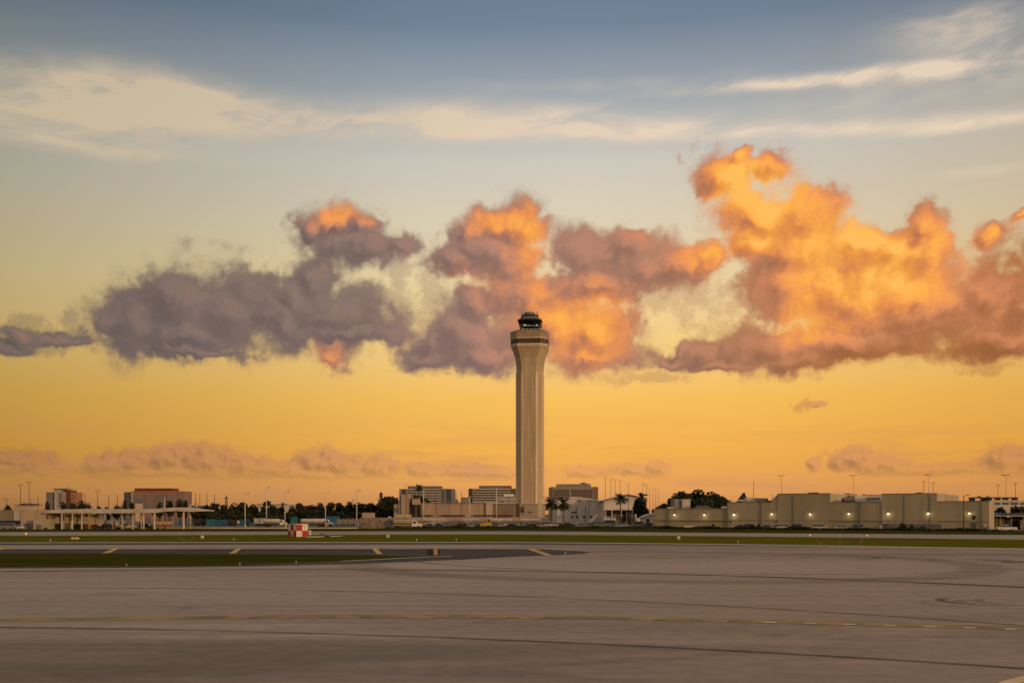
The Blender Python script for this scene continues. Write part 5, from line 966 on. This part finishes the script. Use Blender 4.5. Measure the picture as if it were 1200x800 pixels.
for i in range(9): MB().box(wx(393+3.4*i,Y),wx(396.1+3.4*i,Y),Y,Y+.08,.1,wz(607.8+.5*((i*3)%2),Y)).build('fence_panel', M['grey_wall'] if i % 2 else M['mid_grey'], t_); MB().bar((wx(396.25+3.4*i,Y),Y+.04,0),(wx(396.25+3.4*i,Y),Y+.04,wz(607,Y)),.09).build('post', M['light_grey'], t_)
Y = 352; t_ = thing('kerb_rail', 'long low pale concrete barrier along the yard edge left of the block wall', 'barrier', (wx(340,Y),Y,0)); MB().box(wx(196,Y),wx(420,Y),Y,Y+.5,0,.42).build('barrier', M['dirty_white'], t_)
# airliner behind the warehouse: only the fin shows
Y = 425; x = wx(866,Y); fu = thing('airliner', 'dark blue airliner tail fin with white band rising behind the warehouse roof', 'airliner', (x,Y,0)); H = wz(577,Y)
MB().loft([[(x+dx, Y+r*math.cos(2*math.pi*i/18), 3.6+up_+r*math.sin(2*math.pi*i/18)) for i in range(18)] for dx,r,up_ in ((-7,.3,1.2),(-4,.9,.9),(2,1.6,.3),(10,1.95,0),(26,1.95,0),(30,1.5,-.2),(32.5,.5,-.5))], smooth=True).build('fuselage', M['white'], fu)
fin = MB().prism_y([(x-3.2,5.0),(x+4.2,5.0),(x+4.0-.5,wz(585,Y)),(wx(872,Y)+.2,H),(wx(868.6,Y)+.8,H),(wx(862.6,Y)+.5,wz(585.6,Y))],Y-.18,Y+.18).build('tail_fin', M['navy'], fu)
MB().prism_y([(wx(862.4,Y)+.3,wz(586.6,Y)),(x+3.7,wz(586.6,Y)),(x+3.6,wz(585.5,Y)),(wx(862.9,Y)+.2,wz(585.5,Y))],Y-.21,Y+.21).build('band', M['white'], fin)
for sy in (-1,1): MB().loft([[(x-2+4*f+1.2*s*(-1),Y+sy*(.5+5.5*s),4.7+.5*s+h) for f,h in ((0,0),(1-.5*s,0),(1-.5*s,.12),(0,.12))] for s in (0,1)]).build('tailplane', M['white'], fu); MB().loft([[(x+15-5*s+5*f*(1-.7*s),Y+sy*(1.6+14*s),2.9+1.0*s+h) for f,h in ((0,0),(1,0),(1,.35-.25*s),(0,.35-.25*s))] for s in (0,1)]).build('wing', M['light_grey'], fu); MB().add(*cyl_y(x+16,Y+sy*2.6,.55,.55,.4)).build('wheel', M['tyre'], fu)
MB().add(*cyl_y(x+28,Y,.4,.4,.5)).build('wheel', M['tyre'], fu)

# ------------------------------------------------------------------ airfield furniture
Y = 222; cx = wx(348.6,Y); t_ = thing('checkered_shelter', 'red and white checkered equipment shelter on the grass strip', 'shelter', (cx,Y,0)); h = 2.78; a0 = R(45); ex = Vector((math.cos(-a0),math.sin(-a0),0)); ey = Vector((math.cos(a0),math.sin(a0),0))
corner = Vector((wx(349.0,Y), Y-1.5, 0)); Lw, Rw = 3.15, 3.0
dl = Vector((-math.cos(R(44)), math.sin(R(44)), 0)); dr = Vector((math.cos(R(46)), math.sin(R(46)), 0))
P_ = [corner, corner+dr*Rw, corner+dr*Rw+dl*Lw, corner+dl*Lw]
MB().prism([(p.x,p.y) for p in P_], .12, h-.02).build('shell', M['check_white'], t_); MB().prism([(p.x,p.y) for p in [corner-(dl+dr)*.08, corner+dr*(Rw+.08)-dl*.08, corner+dr*(Rw+.08)+dl*(Lw+.08), corner+dl*(Lw+.08)-dr*.08]], h-.02, h+.08).build('roof', M['check_white'], t_); MB().prism([(p.x,p.y) for p in P_], 0, .12).build('plinth', M['mid_grey'], t_)
def panel(d0, n, L_, i, row, ncol, m):
    f0, f1 = L_*i/ncol+.0, L_*(i+1)/ncol; z0, z1 = (.14, h/2) if row == 0 else (h/2, h-.04)
    q = [corner+d0*f0-n*.015, corner+d0*f1-n*.015, corner+d0*f1+n*.03, corner+d0*f0+n*.03]; MB().loft([[(p.x,p.y,z) for p in q] for z in (z0,z1)]).build('red_panel', m, t_)
for i in range(3):
    for row in range(2):
        if (i+row) % 2 == 0 and True: panel(dl, dr, Lw, i, row, 3, M['red'])
for i in range(2):
    for row in range(2):
        if (i+row) % 2 == 1: panel(dr, dl, Rw, i, row, 2, M['red'])
dq = corner+dl*Lw*.5-dr*.02; MB().box(dq.x-.3,dq.x+.3,dq.y-.1,dq.y+.05,.15,.65).build('vent', M['mid_grey'], t_)
t_ = thing('equipment_cabinet','small white equipment cabinet right of the checkered shelter','cabinet',(wx(363.2,231),231,0)); MB().box(wx(362.2,231),wx(364.2,231),231,231.4,.25,1.35).build('cabinet', M['white'], t_, bevel=.03); MB().box(wx(362.5,231),wx(363.9,231),231.1,231.3,0,.25).build('stand', M['mid_grey'], t_)
def drum(name, label, px, py, r, h_, m, cat, rest='dark'):
    x, Y = gp(px, py); t_ = thing(name, label, cat, (x,Y,0)); MB().lathe(x,Y,[(r,.1),(r,h_),(r*.8,h_+.08)],14).build('drum', M[m], t_); MB().lathe(x,Y,[(r*1.1,0),(r*1.1,.1)],14,False).build('base', M[rest], t_)
drum('fuel_drum','low dark drum on the dirt right of the checkered shelter',379,627.6,.62,.6,'mid_grey','drum','red_wall'); drum('cable_drum','rusty low drum just right of the dark drum',384,629,.6,.35,'dark_red','drum')
t_ = thing('pipe_run','thin pale pipe lying in the grass right of the shelter','pipe',(*gp(385,628.8),0)); MB().bar((*gp(360,629.6),.12),(*gp(401,628.4),.12),.10).build('pipe', M['dirty_white'], t_)
for q in (365,380,395): MB().box(wx(q,gy(629)),wx(q,gy(629))+.2,gy(629)-.2,gy(629)+.6,0,.06).build('support', M['mid_grey'], t_)
# guidance signs
def sign(label, px0, px1, py_top, py_base, panels, text=None):
    Y = gy(py_base); x0, x1 = wx(px0,Y), wx(px1,Y); t_ = thing('taxiway_sign', label, 'airfield sign', ((x0+x1)/2,Y,0)); zt_, zb = wz(py_top,Y), .12*(wz(py_top,Y))
    for a, b2, m_ in panels: MB().box(x0+(x1-x0)*a, x0+(x1-x0)*b2, Y, Y+.22, zb, zt_).build('sign_panel', m_, t_)
    for f in (.15,.85): MB().bar((x0+(x1-x0)*f,Y+.11,0),(x0+(x1-x0)*f,Y+.11,zb+.02),.04).build('leg', M['galv'], t_)
    return t_, x0, x1, Y, zb, zt_
sgn, x0, x1, Y, zb, zt_ = sign('black and yellow guidance sign standing on the dark shoulder', 500.8, 515, 643.0, 650.9, [(0,.5,M['dark']),(.505,.86,mat('sign_yellow', (.34,.22,.085), .6, .2, 3)),(.865,1,M['dark'])])
cv = bpy.data.curves.new('lettering','FONT'); cv.body = '22'; cv.size = (zt_-zb)*.98; cv.extrude = .006; cv.align_x = 'CENTER'; cv.align_y = 'CENTER'; fo = bpy.data.objects.new('lettering', cv); COL.objects.link(fo); bpy.context.view_layer.update()
me = bpy.data.meshes.new_from_object(fo.evaluated_get(bpy.context.evaluated_depsgraph_get())); bpy.data.objects.remove(fo); lo_ = bpy.data.objects.new('lettering', me); COL.objects.link(lo_); me.materials.clear(); me.materials.append(mat('sign_cream', (.72,.58,.36), .5, 0)); lo_.parent = sgn
lo_.location = (x0+(x1-x0)*.68-(x0+x1)/2, -.012, (zb+zt_)/2); lo_.rotation_euler = (R(90),0,0); lo_.scale = (.62,1,1)
sign('pale two part guidance sign on the far grass at the left', 83.4, 92.2, 629.0, 632.0, [(0,.46,mat('sign_pale', (.62,.52,.36), .6, .1, 2)),(.5,1,mat('sign_pale_yellow', (.64,.50,.28), .6, .1, 2))])
def marker(label, px, py_base, hpx=4.4, wpx=3.4, m='white'):
    Y = gy(py_base); x = wx(px,Y); w = wpx/FPX*Y; h_ = hpx/FPX*Y; t_ = thing('edge_marker', label, 'marker', (x,Y,0), 'white edge markers on the far grass')
    MB().box(x-w/2,x+w/2,Y,Y+.12,h_*.45,h_).build('board', M[m], t_, bevel=.02)
    for s in (-.36,.36): MB().bar((x+w*s,Y+.06,0),(x+w*s,Y+.06,h_*.5),.055).build('leg', M[m], t_)
marker('white two legged marker board right of the pale orange slanted posts', 237, 631.6); marker('white two legged marker board below the white tanker truck', 454.6, 630.6, 4.2, 3.0); marker('white two legged marker board in front of the warehouse left wing', 795.4, 632.4, 4.4, 3.4)
def light(label, px, py, m, s=1.0, grp='small edge lights'):
    x, Y = gp(px, py); t_ = thing('edge_light', label, 'edge light', (x,Y,0), grp); k_ = s*.75*min(Y/170,1.25)
    MB().lathe(x,Y,[(.11*k_,0),(.11*k_,.05*k_),(.035*k_,.08*k_),(.035*k_,.25*k_)],10).build('stem', M['galv'], t_); MB().lathe(x,Y,[(.06*k_,.25*k_),(.13*k_,.30*k_),(.13*k_,.44*k_),(.05*k_,.52*k_)],10).build('lens', m, t_)
wl_ = mat('clear_lens', (.75,.70,.60), .3, 0); bl_ = mat('pale_blue_lens', (.42,.48,.55), .3, 0); rl_ = mat('red_beacon', (.8,.2,.12), .4, 0, emit=(1,.42,.25), estr=.7); ol_ = mat('amber_beacon', (.8,.45,.1), .4, 0, emit=(1,.5,.12), estr=.5)
for px, py, lab in ((59,634.6,'small clear edge light on the grass below the pale guidance sign'),(274,633.4,'small clear edge light on the grass left of the checkered shelter'),(534.6,633.4,'small clear edge light on the grass below the terminal wall'),(865,636.4,'small clear edge light on the grass right of the white marker board'),(488,633.8,'small clear edge light on the grass right of the tanker truck marker')): light(lab, px, py, wl_, 1.0)
for px, py, lab in ((148,664,'small blue edge light at the near grass edge on the left'),(281,662.6,'small blue edge light at the near grass edge right of the left one'),(347,660.6,'small blue edge light near the point of the near grass'),(662.6,649.8,'small blue edge light on the dark shoulder tip')): light(lab, px, py, bl_, 1.3)
light('red beacon light on the service road left of two at right', 949.4, 629.4, rl_, 1.3, 'red beacons on the service road'); light('red beacon light on the service road right of the slanted posts', 1016.2, 629.6, rl_, 1.3, 'red beacons on the service road'); light('amber beacon light on the far road at the left', 30.4, 628.2, ol_, 1.7, 'amber beacons')
def slant(label, p0, p1, m='orange_dull', grp='slanted orange posts in the grass'):
    a = gp(*p0); Y = a[1]; t_ = thing('slanted_post', label, 'post', (a[0],Y,0), grp); q = (wx(p1[0],Y), Y, wz(p1[1],Y)); MB().bar((a[0],Y,0), q, .11, .09, 7).build('rod', M[m], t_); MB().box(a[0]-.25,a[0]+.25,Y-.25,Y+.25,0,.10).build('foot', M['mid_grey'], t_)
slant('orange post slanting left, leftmost of three in the grass at right', (961.4,637.6), (956.6,630.8)); slant('shorter orange post slanting left in the middle of the three', (985.4,637.4), (982.4,630.6)); slant('orange post slanting right, rightmost of three in the grass', (1005.6,638.2), (1010.8,631)); slant('pale orange post slanting left in the grass left of the shelter', (214.8,632.8), (209.4,628.6)); slant('pale orange post slanting right facing its twin left of the shelter', (223.4,632.8), (227.6,628.6))
# pale barrier at the warehouse foot
c_ = wpt(808); t_ = thing('jersey_barrier', 'pale low concrete barrier at the foot of the warehouse left wing', 'barrier', (c_.x,c_.y-4,0)); MB().prism_y([(wx(802,c_.y-4),0),(wx(815,c_.y-4),0),(wx(815,c_.y-4),1.15),(wx(802,c_.y-4),1.15)],c_.y-4,c_.y-3.5).build('barrier', M['pale'], t_)
